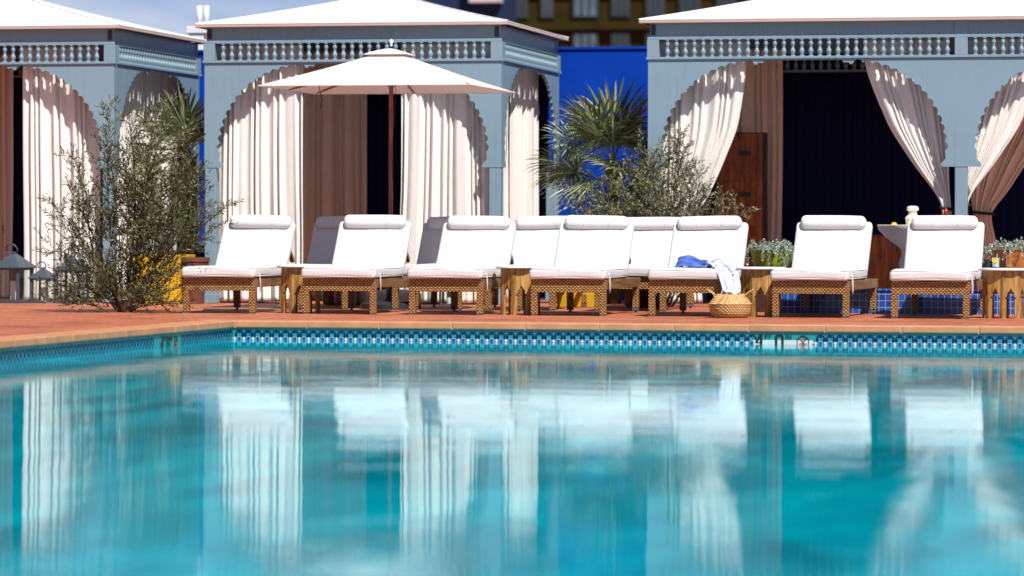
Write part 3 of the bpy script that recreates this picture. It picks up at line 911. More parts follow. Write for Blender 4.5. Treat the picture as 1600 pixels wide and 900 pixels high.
tabs = [(470,489,'carved wooden side table between the two leftmost loungers'), (813,492,'carved wooden side table in the middle of the lounger row'),
        (1189,494.5,'carved wooden side table right of the seagrass basket'), (1569,498,'carved wooden side table holding two drinks')]
TAB = []
for i, (px_, py_, lab) in enumerate(tabs):
    o = tp if i == 0 else copy_tree(tp)
    y = YF + .48 - .02*i
    o.location = (XY(px_, y, py_-40), y, 0); o.rotation_euler = (0,0,R([0,3,-6,11][i])); tag(o, lab, 'side table', 'carved side tables between loungers')
    TAB.append(o)
# drinks
t4 = TAB[3].location
def drink(px_, h, r, liquid, label, garnish):
    y = t4.y - .10
    o = empty('drink_glass', (XY(px_, y, 400), y, .4525)); tag(o, label, 'drink')
    m = MB(); m.lathe([(r*.8,0),(r*.85,.002),(r,h),(r*.93,h),(r*.79,.010),(.001,.010)], 20, cap=False); m.add([(r*.8*math.cos(2*PI*k/20), r*.8*math.sin(2*PI*k/20), 0) for k in range(20)], [list(range(19,-1,-1))])
    m.build('tumbler', M['glass'], o, smooth=True, angle=40)
    m = MB(); m.lathe([(r*.77,.012),(r*.91,h*.93)], 20); m.build('liquid', liquid, o, smooth=True, angle=40)
    if garnish: 
        m = MB(); m.lathe([(.001,-.004),(.024,-.003),(.024,.003),(.001,.004)], 18, M=Matrix.Translation((-r*.25,-r*.80,h*.74)) @ Matrix.Rotation(R(75),4,'X')); m.build('lemon_slice', M['lemon'], o)
    m = MB(); m.tube([(0,.0,.02),(.012,.005,h+.03)], .003, 6); m.build('straw', M['strap'], o)
drink(1556, .098, .036, M['icedrink'], 'short glass of pale iced drink with lemon on the side table', True)
drink(1577, .135, .031, M['orangedrink'], 'tall glass of orange drink on the side table', False)

# ------------------------------------------------------------------ umbrella
YU = YF + 2.35
ux = XY(611, YU, 200)
ur = empty('umbrella', (ux, YU, 0)); tag(ur, 'square ivory market umbrella on a red brown wooden pole', 'umbrella')
zr = ZY(600, 132, YU-1.1); zt_ = ZY(610, 78, YU); hs = 1.05
ucx = -.015
m = MB()
def ucan(u, v):
    x, y = (u*2-1), (v*2-1)
    d = max(abs(x), abs(y))
    z = zr + (zt_-zr)*((1-d) - .03*math.sin(PI*d))
    if d > .999 : z -= .0
    return (ucx+x*hs, y*hs, z)
m.grid(ucan, 32, 32)
cn = m.build('canopy', M['umbrella'], ur, solid=.004)
m = MB(); vs_ = .215
m.grid(lambda u, v: (ucx+(u*2-1)*vs_, (v*2-1)*vs_, zt_ + .014 - .066*max(abs(u*2-1), abs(v*2-1))**1.4), 12, 12); m.build('vent_cap', M['umbrella'], cn, solid=.004)
m = MB()
for a, b in (((-1,-1),(1,-1)), ((1,-1),(1,1)), ((1,1),(-1,1)), ((-1,1),(-1,-1))):
    m.tube([(ucx+a[0]*hs, a[1]*hs, zr-.002), (ucx+b[0]*hs, b[1]*hs, zr-.002)], .006, 6)
m.build('hem', M['umbrella'], cn)
m = MB(); m.lathe([(.022,.12),(.022,zt_-.02)], 14); m.build('pole', M['pole'], ur, smooth=True, angle=40)
m = MB(); m.lathe([(.010,zt_+.035),(.014,zt_+.05),(.010,zt_+.06),(.020,zt_+.078),(.020,zt_+.088),(.006,zt_+.108)], 10); m.build('finial', M['steel'], ur, smooth=True)
m = MB(); m.lathe([(.30,0),(.30,.05),(.26,.075),(.06,.085),(.045,.12),(.045,.34),(.03,.35)], 24); m.build('base', M['darkiron'], ur, smooth=True, angle=40)
for k in range(8):
    a = PI/4*k; L = hs*1.0*(math.sqrt(2) if k % 2 else 1)*.985
    e = (ucx+math.cos(a)*L, math.sin(a)*L, zr+.002); 
    md = (ucx*.5+math.cos(a)*L*.5, math.sin(a)*L*.5, zr+(zt_-zr)*.5-.075)
    m = MB(); m.tube([(0,0,zt_-.06), md, e], .010, 6); rb = m.build('rib', M['pole'], ur)
    m = MB(); m.tube([(.02*math.cos(a),.02*math.sin(a),zr+.06), (md[0],md[1],md[2]-.008)], .008, 6); m.build('strut', M['pole'], rb)
m = MB(); m.lathe([(.024,zr+.02),(.045,zr+.03),(.045,zr+.09),(.024,zr+.10)], 14); m.build('hub', M['pole'], ur, smooth=True, angle=40)
m = MB(); m.tube([(.05,-.03,zr+.04),(.055,-.05,zr-.1),(.03,-.045,zr-.5),(.025,-.03,zr-.9)], .0035, 5); m.tube([(-.62,-.4,zr+.15),(-.63,-.4,zr),(-.60,-.4,zr-.12),(-.615,-.4,zr-.2)], .004, 5); m.build('pull_cord', M['rope'], ur)

# ------------------------------------------------------------------ towel and basket on / by the towel lounger
L5 = FRONT[4]
def lw(o, p): 
    return Matrix.Translation(o.location) @ Matrix.Rotation(o.rotation_euler.z, 4, 'Z') @ Vector(p)
path = [(-.155,.52,.450),(-.13,.49,.480),(-.08,.46,.495),(-.01,.44,.485),(.06,.42,.468),(.12,.38,.462),(.18,.32,.468),(.24,.25,.476),(.295,.17,.468),(.335,.10,.442),(.368,.05,.395),(.392,.02,.335),(.408,.0,.280),(.414,-.01,.235)]
def path_at(s):
    f = s*(len(path)-1); i = min(int(f), len(path)-2); t = f-i
    P0 = Vector(path[max(i-1,0)]); P1 = Vector(path[i]); P2 = Vector(path[i+1]); P3 = Vector(path[min(i+2,len(path)-1)])
    return .5*((2*P1)+(-P0+P2)*t+(2*P0-5*P1+4*P2-P3)*t*t+(-P0+3*P1-3*P2+P3)*t**3)
ns, nw = 70, 34
vs = []; uv = []
for j in range(ns+1):
    s = j/ns
    c = path_at(s); t = (path_at(min(1,s+.01))-path_at(max(0,s-.01))).normalized()
    kk = min(1, max(0, (s-.5)/.25)); side = Vector((-.35*(1-kk)+.62*kk, .9*(1-kk)+.78*kk, 0)); side = (side - t*side.dot(t)).normalized()
    up = side.cross(t)
    if up.z < 0 and s < .75: up = -up
    if s >= .75 and up.x < 0: up = -up
    hwid = .15 - .03*s if s < .7 else .129 - .06*(s-.7)
    for i in range(nw+1):
        w = i/nw; k = w*2-1
        fold = (.021*math.sin(k*9+s*7)+.012*math.sin(k*17+s*11+1)+.008*math.sin(k*5-s*23))*(1-.55*(s > .8))
        crown = .022*(1-k*k)*(1.3-s)
        if s < .12: crown *= s/.12
        p = c + side*(k*hwid) + up*(fold*(1-abs(k)**4)) 
        if s < .72: p.z += crown - .05*abs(k)**2.5*(1.0 if s < .6 else .4); p.z = max(p.z, .4475 if p.x < .34 else .30)
        vs.append(lw(L5, p)); uv.append((s, w))
me = bpy.data.meshes.new('towel'); fs = [(j*(nw+1)+i, j*(nw+1)+i+1, (j+1)*(nw+1)+i+1, (j+1)*(nw+1)+i) for j in range(ns) for i in range(nw)]
me.from_pydata([tuple(v - L5.location) for v in vs], [], fs); me.materials.append(M['towel'])
ul = me.uv_layers.new(name='UVMap')
for lp in me.loops: ul.data[lp.index].uv = uv[lp.vertex_index]
me.polygons.foreach_set('use_smooth', [True]*len(me.polygons))
tw = bpy.data.objects.new('towel', me); COL.objects.link(tw); tw.location = L5.location
md = tw.modifiers.new('thickness', 'SOLIDIFY'); md.thickness = .008
tag(tw, 'blue and white fringed towel draped over the lounger edge', 'towel')
m = MB(); q = random.Random(4)
for i in range(22):
    p = vs[ns*(nw+1) + int(i/21*nw)] - L5.location
    a = Vector(p); d = Vector((q.uniform(-.012,.012), q.uniform(-.015,.015), -.045-q.random()*.02))
    m.tube([a, a+d*.5+Vector((q.uniform(-.004,.004),0,0)), a+d], [.004,.0035,.002], 5)
m.build('fringe', M['mattress'], tw, smooth=True)

yb = YF - .14
bk = empty('basket', (XY(1141, yb, 480), yb, 0)); tag(bk, 'round seagrass belly basket with two handles on the deck', 'basket')
m = MB(); prof = [(.135,0),(.165,.010),(.180,.045),(.188,.085),(.192,.118),(.196,.126),(.188,.132),(.165,.165),(.140,.198),(.120,.215),(.113,.214),(.134,.196),(.158,.163),(.180,.130),(.165,.04),(.13,.02),(.001,.018)]
m.lathe(prof, 40, cap=False); m.add([(.135*math.cos(2*PI*k/40), .135*math.sin(2*PI*k/40), 0) for k in range(40)], [list(range(39,-1,-1))])
m.build('basket_body', M['basket'], bk, smooth=True, angle=70)
for sg in (-1, 1):
    m = MB()
    pts = [(sg*(.125+.085*math.sin(PI*t)), -.045+.09*t-.01, .20+.055*math.sin(PI*t)) for t in [k/10 for k in range(11)]]
    pts[0] = (sg*.135, -.055, .185); pts[-1] = (sg*.135, .035, .185)
    m.tube(pts, .0065, 6); m.build('handle', M['basket'], bk, smooth=True)
cl = MB()
def crump(u, v):
    a = u*2*PI; r = .085*v**.7
    return (r*math.cos(a), r*math.sin(a), .222+.022*math.cos(v*PI/2)+.014*math.sin(a*3+1)*v+.010*math.sin(a*7+v*5)*v)
cl.grid(crump, 36, 10)
o = cl.build('cloth', M['mattress'], None, bk.location + Vector((0,0,0)), smooth=True, solid=.01, merge=True); tag(o, 'crumpled white cloth stuffed in the top of the basket', 'cloth')

# ------------------------------------------------------------------ fountain and interior furniture of the double cabana
YT = YF + 1.82
x0_ = XY(1221, YT, 470); zt0 = ZY(1400, 455, YT)
fb = empty('fountain_basin', (x0_, YT, 0)); tag(fb, 'low basin wall clad in blue glazed tiles behind the right loungers', 'fountain basin')
L_ = 3.6
m = MB(); m.box(0, L_, 0, .16, 0, zt0); m.box(0, .16, .161, 1.24, 0, zt0); m.box(L_-.16, L_, .161, 1.24, 0, zt0); m.box(.161, L_-.161, 1.08, 1.24, 0, zt0); m.build('tiled_wall', M['bluemosaic'], fb)
m = MB(); m.box(.161, L_-.161, .161, 1.079, 0, zt0*.6); m.build('basin_water', M['navytile'], fb)
m = MB(); m.box(-.012, L_+.012, -.012, .17, zt0+.001, zt0+.022); m.build('rim', M['bluemosaic'], fb, bevel=.004)
YFT = YT + .62; fx = XY(1426, YFT, 380)
zz_ = lambda py: ZY(1426, py, YFT)
r_ = lambda px_: XY(1426, YFT, 370) - XY(px_, YFT, 370)
ft = empty('stone_fountain', (fx, YFT, 0)); tag(ft, 'carved white stone fountain bowl with turned finial behind the rightmost loungers', 'fountain')
zl = zz_(351.5)
m = MB(); m.lathe([(.20,zt0*.6+.002),(.20,.30),(.15,.33),(.11,.36),(r_(1409),zz_(425)),(r_(1404),zz_(412)),(r_(1409),zz_(398)),(r_(1408),zz_(389)),(r_(1399),zz_(382)),(r_(1384),zz_(371)),(r_(1373),zz_(360)),(r_(1371),zz_(354)),(r_(1370.5),zz_(352)),(r_(1373),zz_(351.4)),(r_(1395),zz_(355)),(.02,zz_(358))], 40)
m.build('bowl', M['stone'], ft, smooth=True, angle=45)
m = MB(); m.lathe([(.06,zz_(358)),(.065,zz_(350)),(r_(1415),zz_(345)),(r_(1414),zz_(341)),(r_(1417),zz_(337)),(r_(1420),zz_(335)),(r_(1419),zz_(334)),(r_(1420),zz_(331)),(r_(1416.5),zz_(328)),(r_(1417),zz_(324)),(r_(1420),zz_(322)),(.01,zz_(321.6))], 28)
m.build('finial', M['stone'], ft, smooth=True, angle=45)
m = MB(); m.rbox((0,0,0), (.055,.042,.042), .0205); lm = m.build('lemon', M['lemon'], None, (XY(1397, YFT-.1, 350), YFT-.1, zl+.004), smooth=True, merge=True); tag(lm, 'yellow lemon on the rim of the stone fountain bowl', 'lemon')
# wooden daybed inside
YD = YC + 1.15
db = empty('daybed', (XY(1400, YD, 420), YD, 0)); tag(db, 'dark wooden daybed in the shade of the double cabana', 'daybed')
xa, xb = XY(1335, YD, 400)-db.location.x, XY(1460, YD, 400)-db.location.x
m = MB(); m.box(xa, xb, 0, .05, .18, ZY(1380, 366, YD)-.02); m.box(xa, xb, .9, .95, .12, .75); m.box(xa, xb, .051, .899, .22, .30); m.build('frame', M['cabinet'], db, bevel=.008)
for xx in (xa+.03, XY(1399, YD, 400)-db.location.x, xb-.03):
    m = MB(); m.box(xx-.035, xx+.035, -.012, .052, 0, ZY(1380, 366, YD)); m.build('leg', M['cabinet'], db, bevel=.005)
m = MB(); m.rbox(((xa+xb)/2,.48,.36), (xb-xa-.04,.80,.11), .04); m.build('cushion', M['navycloth'], db, smooth=True, merge=True)
# wooden shutter door
YS = YC + 1.6
sd = empty('shutter_door', (XY(1157, YS, 300), YS, 0)); tag(sd, 'rustic wooden double door standing behind the swept left curtain', 'door')
w_ = XY(1188, YS, 300)-XY(1120, YS, 300); zt_d = ZY(1157, 207, YS)
for sg, (a, b) in ((0, (-w_/2, .05)), (1, (.053, w_/2))):
    m = MB(); m.box(a, b, 0, .03, .03, zt_d-.01); fr_ = .055
    m.box(a, a+fr_, -.015, -.001, .03, zt_d-.01); m.box(b-fr_, b, -.015, -.001, .03, zt_d-.01)
    for z_ in (.04, .75, 1.25, zt_d-.08): m.box(a+fr_+.001, b-fr_-.001, -.013, -.001, z_, z_+.07)
    lf = m.build('door_leaf', M['cabinet'], sd, bevel=.004)
    for z_ in (.5, 1.15, zt_d-.25):
        m = MB(); m.box((b-.06) if sg == 0 else (a), (b) if sg == 0 else a+.06, -.024, -.0155, z_, z_+.05); m.build('hinge', M['darkiron'], lf)
m = MB(); m.box(-w_/2-.05, w_/2+.05, .031, .06, 0, zt_d); m.build('frame', M['darkwood'], sd)

# ------------------------------------------------------------------ lanterns
def make_lantern(h=.62, w=.30):
    root = empty('lantern'); hb = h*.58
    m = MB(); m.box(-w/2, w/2, -w/2, w/2, 0, .035)
    for sx_ in (-1, 1):
        for sy_ in (-1, 1):
            cx, cy = sx_*(w/2-.018), sy_*(w/2-.018); m.box(cx-.014, cx+.014, cy-.014, cy+.014, .0352, hb-.021)
    m.box(-w/2, w/2, -w/2, w/2, hb-.02, hb)
    m.build('frame', M['iron'], root, bevel=.003)
    m = MB(); r = w*.5*math.sqrt(2)*1.14
    m.lathe([(r,hb+.001),(r,hb+.012),(w*.10,hb+h*.24),(w*.10,hb+h*.27),(.01,hb+h*.275)], 4, M=Matrix.Rotation(R(45),4,'Z')); m.build('hood', M['iron'], root)
    m = MB(); z0 = hb+h*.27; m.tube([(.0+w*.22*math.cos(a), -.02*math.sin(a), z0+h*.075+h*.085*math.sin(a)) for a in [2*PI*k/20 for k in range(20)]], .009, 6, closed=True, M=Matrix.Translation((-.10*w,0,-.03*h))); m.build('ring_handle', M['iron'], root, smooth=True)
    for k in range(4):
        m = MB(); m.box(-w/2+.033, w/2-.033, -w/2+.014, -w/2+.017, .036, hb-.022, M=Matrix.Rotation(PI/2*k,4,'Z')); m.build('glass_pane', M['glass'], root)
    m = MB(); m.lathe([(.042*w/.3,.0355),(.042*w/.3,hb*.62),(.036*w/.3,hb*.64),(.01,hb*.62)], 18); cd = m.build('candle', M['candle'], root, smooth=True, angle=40)
    m = MB(); m.tube([(0,0,hb*.62),(.003,0,hb*.67)], .003, 5); m.build('wick', M['rope'], cd)
    return root
lp = make_lantern()
lan = [(22,474,1.03,'big grey pyramid topped lantern at the far left edge'), (68,474,.72,'smaller grey lantern half hidden by olive twigs right of the big one'),
       (113,474,.95,'dark lantern deep behind the foliage of the olive shrub'), (702,478,.62,'small lantern seen under the third lounger from the left')]
for i, (px_, py_, s_, lab) in enumerate(lan):
    o = lp if i == 0 else copy_tree(lp)
    x, y = ground(px_, py_-.5); y = min(y, YC-.26); 
    o.location = (XY(px_, y, py_), y, 0); o.scale = (s_, s_, s_); o.rotation_euler = (0,0,R(-14+5*i)); tag(o, lab, 'lantern', 'lanterns standing on the deck')

# striped cushion, white bolster under the loungers' background
def cushion(px0, px1, py_, Y, h, d, mat, label, cat, name):
    xa, xb = XY(px0, Y, py_), XY(px1, Y, py_)
    m = MB(); m.rbox((0,d/2,h/2), (xb-xa,d,h), min(h,d)*.3, puff=.01, wob=.004)
    o = m.build(name, mat, None, ((xa+xb)/2, Y, .001), smooth=True, merge=True); tag(o, label, cat); return o
cushion(500, 572, 472, YC-.55, .28, .40, M['stripe'], 'red and cream striped floor cushion seen under the second lounger', 'cushion', 'floor_cushion')
cushion(572, 645, 480, YC-.95, .16, .42, M['mattress'], 'low white floor pad behind the second and third loungers', 'floor pad', 'floor_pad')

# ------------------------------------------------------------------ planting
def leaf(mb_, p, d, L, w, q, mi=0, fold=.25):
    d = d.normalized()
    s = d.cross(Vector((q.uniform(-1,1), q.uniform(-1,1), q.uniform(-.2,1))))
    if s.length < 1e-4: s = d.cross(Vector((1,0,0)))
    s.normalize(); n = s.cross(d)
    mid = p + d*L*.5 - n*L*.05
    b = len(mb_.v)
    mb_.v += [p, mid + s*w*.5 + n*w*fold, p + d*L, mid - s*w*.5 + n*w*fold, mid]
    mb_.f += [[b, b+1, b+2, b+4], [b, b+4, b+2, b+3]]; mb_.m += [mi, mi]

def shrub(name, loc, stems, label, cat, leafm, L, w, dens, seed, barkr=.018, crown=None, twig=.34, clear=.12, ntw=15):
    """stems: list of (base offset, tip offset, bend)"""
    q = random.Random(seed)
    root = empty(name, loc); tag(root, label, cat)
    st = MB(); lf = MB()
    for bi, (b, t, r0, dn) in enumerate(stems):
        b, t = Vector(b), Vector(t)
        ln = (t-b).length
        bend = Vector((q.uniform(-.12,.12), q.uniform(-.12,.12), .10))*ln
        P_ = lambda u: b.lerp(t, u) + bend*math.sin(PI*u)*.6
        pts = [P_(k/10) for k in range(11)]
        st.tube(pts, [r0*(1-.85*k/10) for k in range(11)], 6)
        nt = max(4, int(ntw*dn*ln))
        for k in range(nt):
            u = clear + (1-clear)*(k+q.random())/nt
            p = P_(u); ax = (P_(min(1,u+.05))-P_(u-.05)).normalized()
            side = Vector((q.gauss(0,1), q.gauss(0,.9), q.gauss(.15,.5))).normalized()
            d = (ax*.75 + side*.8 + Vector((0,0,.12))).normalized()
            tl = twig*(1.1-.6*u)*q.uniform(.55,1.25)
            droop = q.uniform(-.06,.10)
            tp_ = [p + d*tl*v + Vector((0,0,-droop*v*v)) for v in (0,.25,.5,.75,1)]
            st.tube(tp_, [.0042,.0034,.0026,.002,.0012], 4)
            nl = int(tl*dens)
            for i in range(nl):
                v = .12+.88*(i+q.random()*.6)/nl
                pp = p + d*tl*v + Vector((0,0,-droop*v*v))
                sd_ = d.cross(Vector((q.gauss(0,1),q.gauss(0,1),q.gauss(0,1)))).normalized()*(1 if i % 2 else -1)
                dd = (d*.65 + sd_*.75 + Vector((0,0,q.uniform(-.15,.30)))).normalized()
                leaf(lf, pp, dd, L*q.uniform(.6,1.15), w*q.uniform(.75,1.2), q)
            leaf(lf, tp_[-1], d, L, w, q)
    st.build('stems', M['bark'], root, smooth=True)
    lf.build('foliage', leafm, root)
    return root, len(lf.f)
# tall olive at left
ox, oy = ground(196, 488)
S = 5600/33.9
def o2(px_, py_, dy): return ((px_-196)/S, dy, (488-py_)/S)
q = random.Random(21)
stems = []
tips = [(168,158,.1),(190,185,.2),(215,200,-.1),(235,165,.25),(262,172,.1),(278,205,.2),(300,210,-.1),(310,250,.1),(322,285,-.1),(245,215,-.25),(205,255,-.2),(175,235,-.1),(150,225,.2),(120,255,-.1),(102,238,.1),(90,290,.2),(75,315,0),(110,330,-.25),(140,300,-.2),(62,380,.1),(80,390,-.2),(270,300,-.3),(250,340,-.3),(290,330,-.25),(180,330,-.35),(215,380,-.35),(150,395,-.3),(105,420,-.2),(130,450,-.25),(160,455,-.2),(305,370,-.15),(268,262,.25),(228,290,.3),(290,265,.3),(185,290,.3),(95,350,.25)]
tips += [(60,470,.05),(88,458,-.1),(120,472,-.15),(142,462,.1),(72,438,.1),(165,468,-.2),(105,478,-.2),(285,476,-.2),(262,462,-.25),(240,468,-.3),(95,410,.0),(120,395,.1),(185,440,-.2)]
for i, (a, b, d) in enumerate(tips):
    main = i in (1, 4, 15, 26)
    low = b > 380
    fx_ = .15 if main else (.30 if low else .62)
    bx_ = ((a-196)/S)*fx_ + q.uniform(-.04,.04)
    zb_ = 0 if main else (q.uniform(.02,.12) if low else q.uniform(.25,.62))
    dn = 1.15 if low else (1.35 if 150 < a < 315 and b < 330 else 1.05)
    stems.append(((bx_, q.uniform(-.03,.05), zb_), o2(a, b, d), .020 if main else .006, dn))
    if not main and not low:      # side limb joining the stem to the main trunks
        stems.append(((((a-196)/S)*.12, 0, .02), (bx_, .01, zb_), .009, .25))
# the branch reaching right across the leftmost lounger
stems += [((.10,0,.12), o2(380,318,-.30), .010, 1.0), ((.12,-.02,.2), o2(335,320,-.25), .007, 1.1), ((.1,0,.15), o2(366,350,-.32), .008, 1.0), ((.10,-.1,.03), o2(300,470,-.35), .008, 1.0), ((.1,-.1,.03), o2(285,430,-.35), .008, 1.0), ((.1,-.1,.03), o2(318,445,-.15), .007, .8)]
r_, nl = shrub('olive_shrub', (ox, oy, 0), stems, 'tall loose olive shrub with thin stems in front of the left cabana', 'shrub', M['olive'], .060, .0125, 56, 3, ntw=17, clear=.12)
print('olive leaves', nl)
# grey green shrub in the middle
YG = YC - .62
gx = XY(1010, YG, 480); S2 = 5600/(-gx*ST+YG*CT)
gz = lambda px_, py_, d: ((px_-1010)/S2, d, ZY(px_, py_, YG))
stems = []
for i, (a, b, d) in enumerate([(905,318,0),(925,300,.1),(950,285,-.1),(965,262,.1),(985,250,0),(1000,225,.1),(1018,245,-.1),(1035,232,.1),(1050,215,0),(1060,208,.1),(1072,225,-.1),(1085,255,.1),(1095,270,0),(1110,290,-.1),(1128,300,.1),(1150,320,0),(1165,325,.1),(940,325,-.2),(975,300,-.2),(1010,285,-.2),(1045,275,-.2),(1075,300,-.2),(1100,320,-.2),(1000,320,-.25),(1050,325,-.25),(1020,262,.2),(990,280,.2),(1062,262,.2),(1030,300,.2),(960,340,-.2),(1080,345,-.2),(900,345,.05),(1030,350,-.3),(985,350,-.3),(1120,345,-.1)]):
    stems.append((((a-1010)/S2*.25, q.uniform(-.05,.05), .0), gz(a, b, d), .012, 1.15))
r_, nl = shrub('grey_shrub', (gx, YG, 0), stems, 'grey green bushy shrub between the palm and the double cabana', 'shrub', M['olivepale'], .042, .012, 85, 5, clear=.2, twig=.30, ntw=26)
print('grey leaves', nl)

def palm(loc, crown_z, fronds, label, seed, R0=.55):
    q = random.Random(seed)
    root = empty('fan_palm', loc); tag(root, label, 'palm tree', 'fan palms beside the cabanas')
    m = MB(); m.tube([(0,0,0),(.02,0,crown_z*.5),(0,.02,crown_z*.97)], [.09,.08,.07], 10); m.build('trunk', M['bark'], root, smooth=True)
    for (az, el, pl_, rad) in fronds:
        az, el = R(az), R(el)
        d = Vector((math.sin(az)*math.cos(el), -math.cos(az)*math.cos(el), math.sin(el)))
        base = Vector((0,0,crown_z-.03)); hub = base + d*pl_ + Vector((0,0,-.10*pl_))
        mf = MB()
        mf.tube([base, base+d*pl_*.5+Vector((0,0,.02)), hub], [.010,.008,.006], 5)
        side = d.cross(Vector((0,0,1)))
        if side.length < .05: side = Vector((1,0,0))
        side.normalize(); up = side.cross(d).normalized()
        rl = R(q.uniform(-38, 38)); side, up = side*math.cos(rl)+up*math.sin(rl), up*math.cos(rl)-side*math.sin(rl)
        nb = 27
        for k in range(nb):
            a = R(-128 + 256*k/(nb-1)) + q.uniform(-.03,.03)
            dd = (d*math.cos(a) + side*math.sin(a) + up*(.20-.10*math.cos(a))).normalized()
            L = rad*(.72+.28*math.cos(a*.62))*q.uniform(.9,1.06); w = .027*rad/.55
            s_ = dd.cross(up).normalized(); n_ = s_.cross(dd)
            dr = q.uniform(.05,.16)*L
            P0 = hub; P1 = hub + dd*L*.5; P2 = hub + dd*L*.82 + Vector((0,0,-dr*.4)); P3 = hub + dd*L + Vector((0,0,-dr))
            b = len(mf.v)
            mf.v += [P0, P1+s_*w*.5+n_*.008, P1, P1-s_*w*.5+n_*.008, P2+s_*w*.32+n_*.004, P2, P2-s_*w*.32+n_*.004, P3]
            mf.f += [[b,b+1,b+2],[b,b+2,b+3],[b+1,b+4,b+5,b+2],[b+2,b+5,b+6,b+3],[b+4,b+7,b+5],[b+5,b+7,b+6]]; mf.m += [0]*6
        mf.build('frond', M['palm'], root)
    return root
YPm = YC + 1.1
pz = ZY(955, 246, YPm)
palm((XY(958, YPm, 262), YPm, 0), pz, [(0,65,.38,.62),(35,48,.35,.60),(-35,52,.40,.62),(75,60,.30,.55),(-80,28,.46,.44),(-70,2,.52,.46),(-60,-28,.42,.44),(-20,-30,.35,.50),(15,-10,.40,.52),(50,8,.42,.55),(85,15,.45,.55),(10,30,.40,.58),(-40,-55,.42,.5),(40,-45,.4,.5),(-95,-10,.45,.5),(-65,-12,.42,.45),(60,-20,.4,.5),(20,75,.36,.66),(-20,42,.38,.64)],
     'fan palm with stiff grey green fronds against the cobalt wall', 8)
YP2 = YC + 1.5
pz2 = ZY(292, 235, YP2)
palm((XY(296, YP2, 235), YP2, 0), pz2, [(0,60,.35,.55),(-60,35,.4,.5),(50,30,.3,.5),(0,0,.4,.5),(-40,-25,.4,.5),(20,-50,.4,.5),(150,50,.3,.5),(-90,10,.35,.5),(-20,70,.3,.6),(30,-20,.4,.45)],
     'fan palm squeezed between the two left cabanas behind the olive shrub', 9)

def planter_box(px0, px1, pyt, pyb, mat, label, name='planter', taper=.93, Y=None):
    x, y = ground((px0+px1)/2, pyb) if Y is None else (0, Y)
    if Y is not None: x = XY((px0+px1)/2, Y, pyb)
    w = XY(px1, y, pyb)-XY(px0, y, pyb); h = ZY((px0+px1)/2, pyt, y)
    root = empty(name, (x, y+w/2, 0)); tag(root, label, 'planter')
    m = MB(); r1 = w/2*math.sqrt(2); m.lathe([(r1*taper,0),(r1,h),(r1*.88,h),(r1*.86,h-.06),(.01,h-.06)], 4, M=Matrix.Rotation(R(45),4,'Z'))
    m.build('pot', mat, root, bevel=.008)
    m = MB(); m.lathe([(r1*.85,h-.055),(.01,h-.045)], 4, M=Matrix.Rotation(R(45),4,'Z'), cap=False); m.build('soil', M['soil'], root)
    return root, w, h
yr, yw, yh = planter_box(206, 282, 398, 474, M['yellow'], 'square yellow planter behind the olive shrub', Y=YC-.5)
def bush(name, loc, rad, h, label, leafm, seed, n=9):
    q = random.Random(seed); st = []
    for k in range(n):
        a = 2*PI*k/n + q.random(); r = rad*q.uniform(.3,1)
        st.append(((.03*math.cos(a), .03*math.sin(a), 0), (r*math.cos(a), r*math.sin(a), h*q.uniform(.6,1)), .008, 1.2))
    return shrub(name, loc, st, label, 'plant', leafm, .05, .02, 60, seed, clear=.3, twig=.2)
bush('leafy_plant', (yr.location.x, yr.location.y, yh-.05), .28, .55, 'small green plant growing in the yellow planter', M['shrubgreen'], 12)
m = MB(); px_, py_ = ground(304, 474); rr_ = .15
cp = empty('clay_pot', (XY(303, YC-.35, 474), YC-.35, 0)); tag(cp, 'brown clay pot beside the yellow planter', 'pot')
hh = ZY(303, 402, YC-.35)
m.lathe([(.10,0),(.13,hh*.5),(.16,hh*.9),(.17,hh*.91),(.17,hh),(.145,hh),(.13,hh-.05),(.01,hh-.05)], 24); m.build('pot', M['terracotta'], cp, smooth=True, angle=40)
m = MB(); m.lathe([(.13,hh-.049),(.01,hh-.04)], 20, cap=False); m.build('soil', M['soil'], cp)
y2, yw2, yh2 = planter_box(868, 930, 457, 478, M['yellow'], 'low yellow planter glimpsed under the middle loungers', Y=YC-.75)

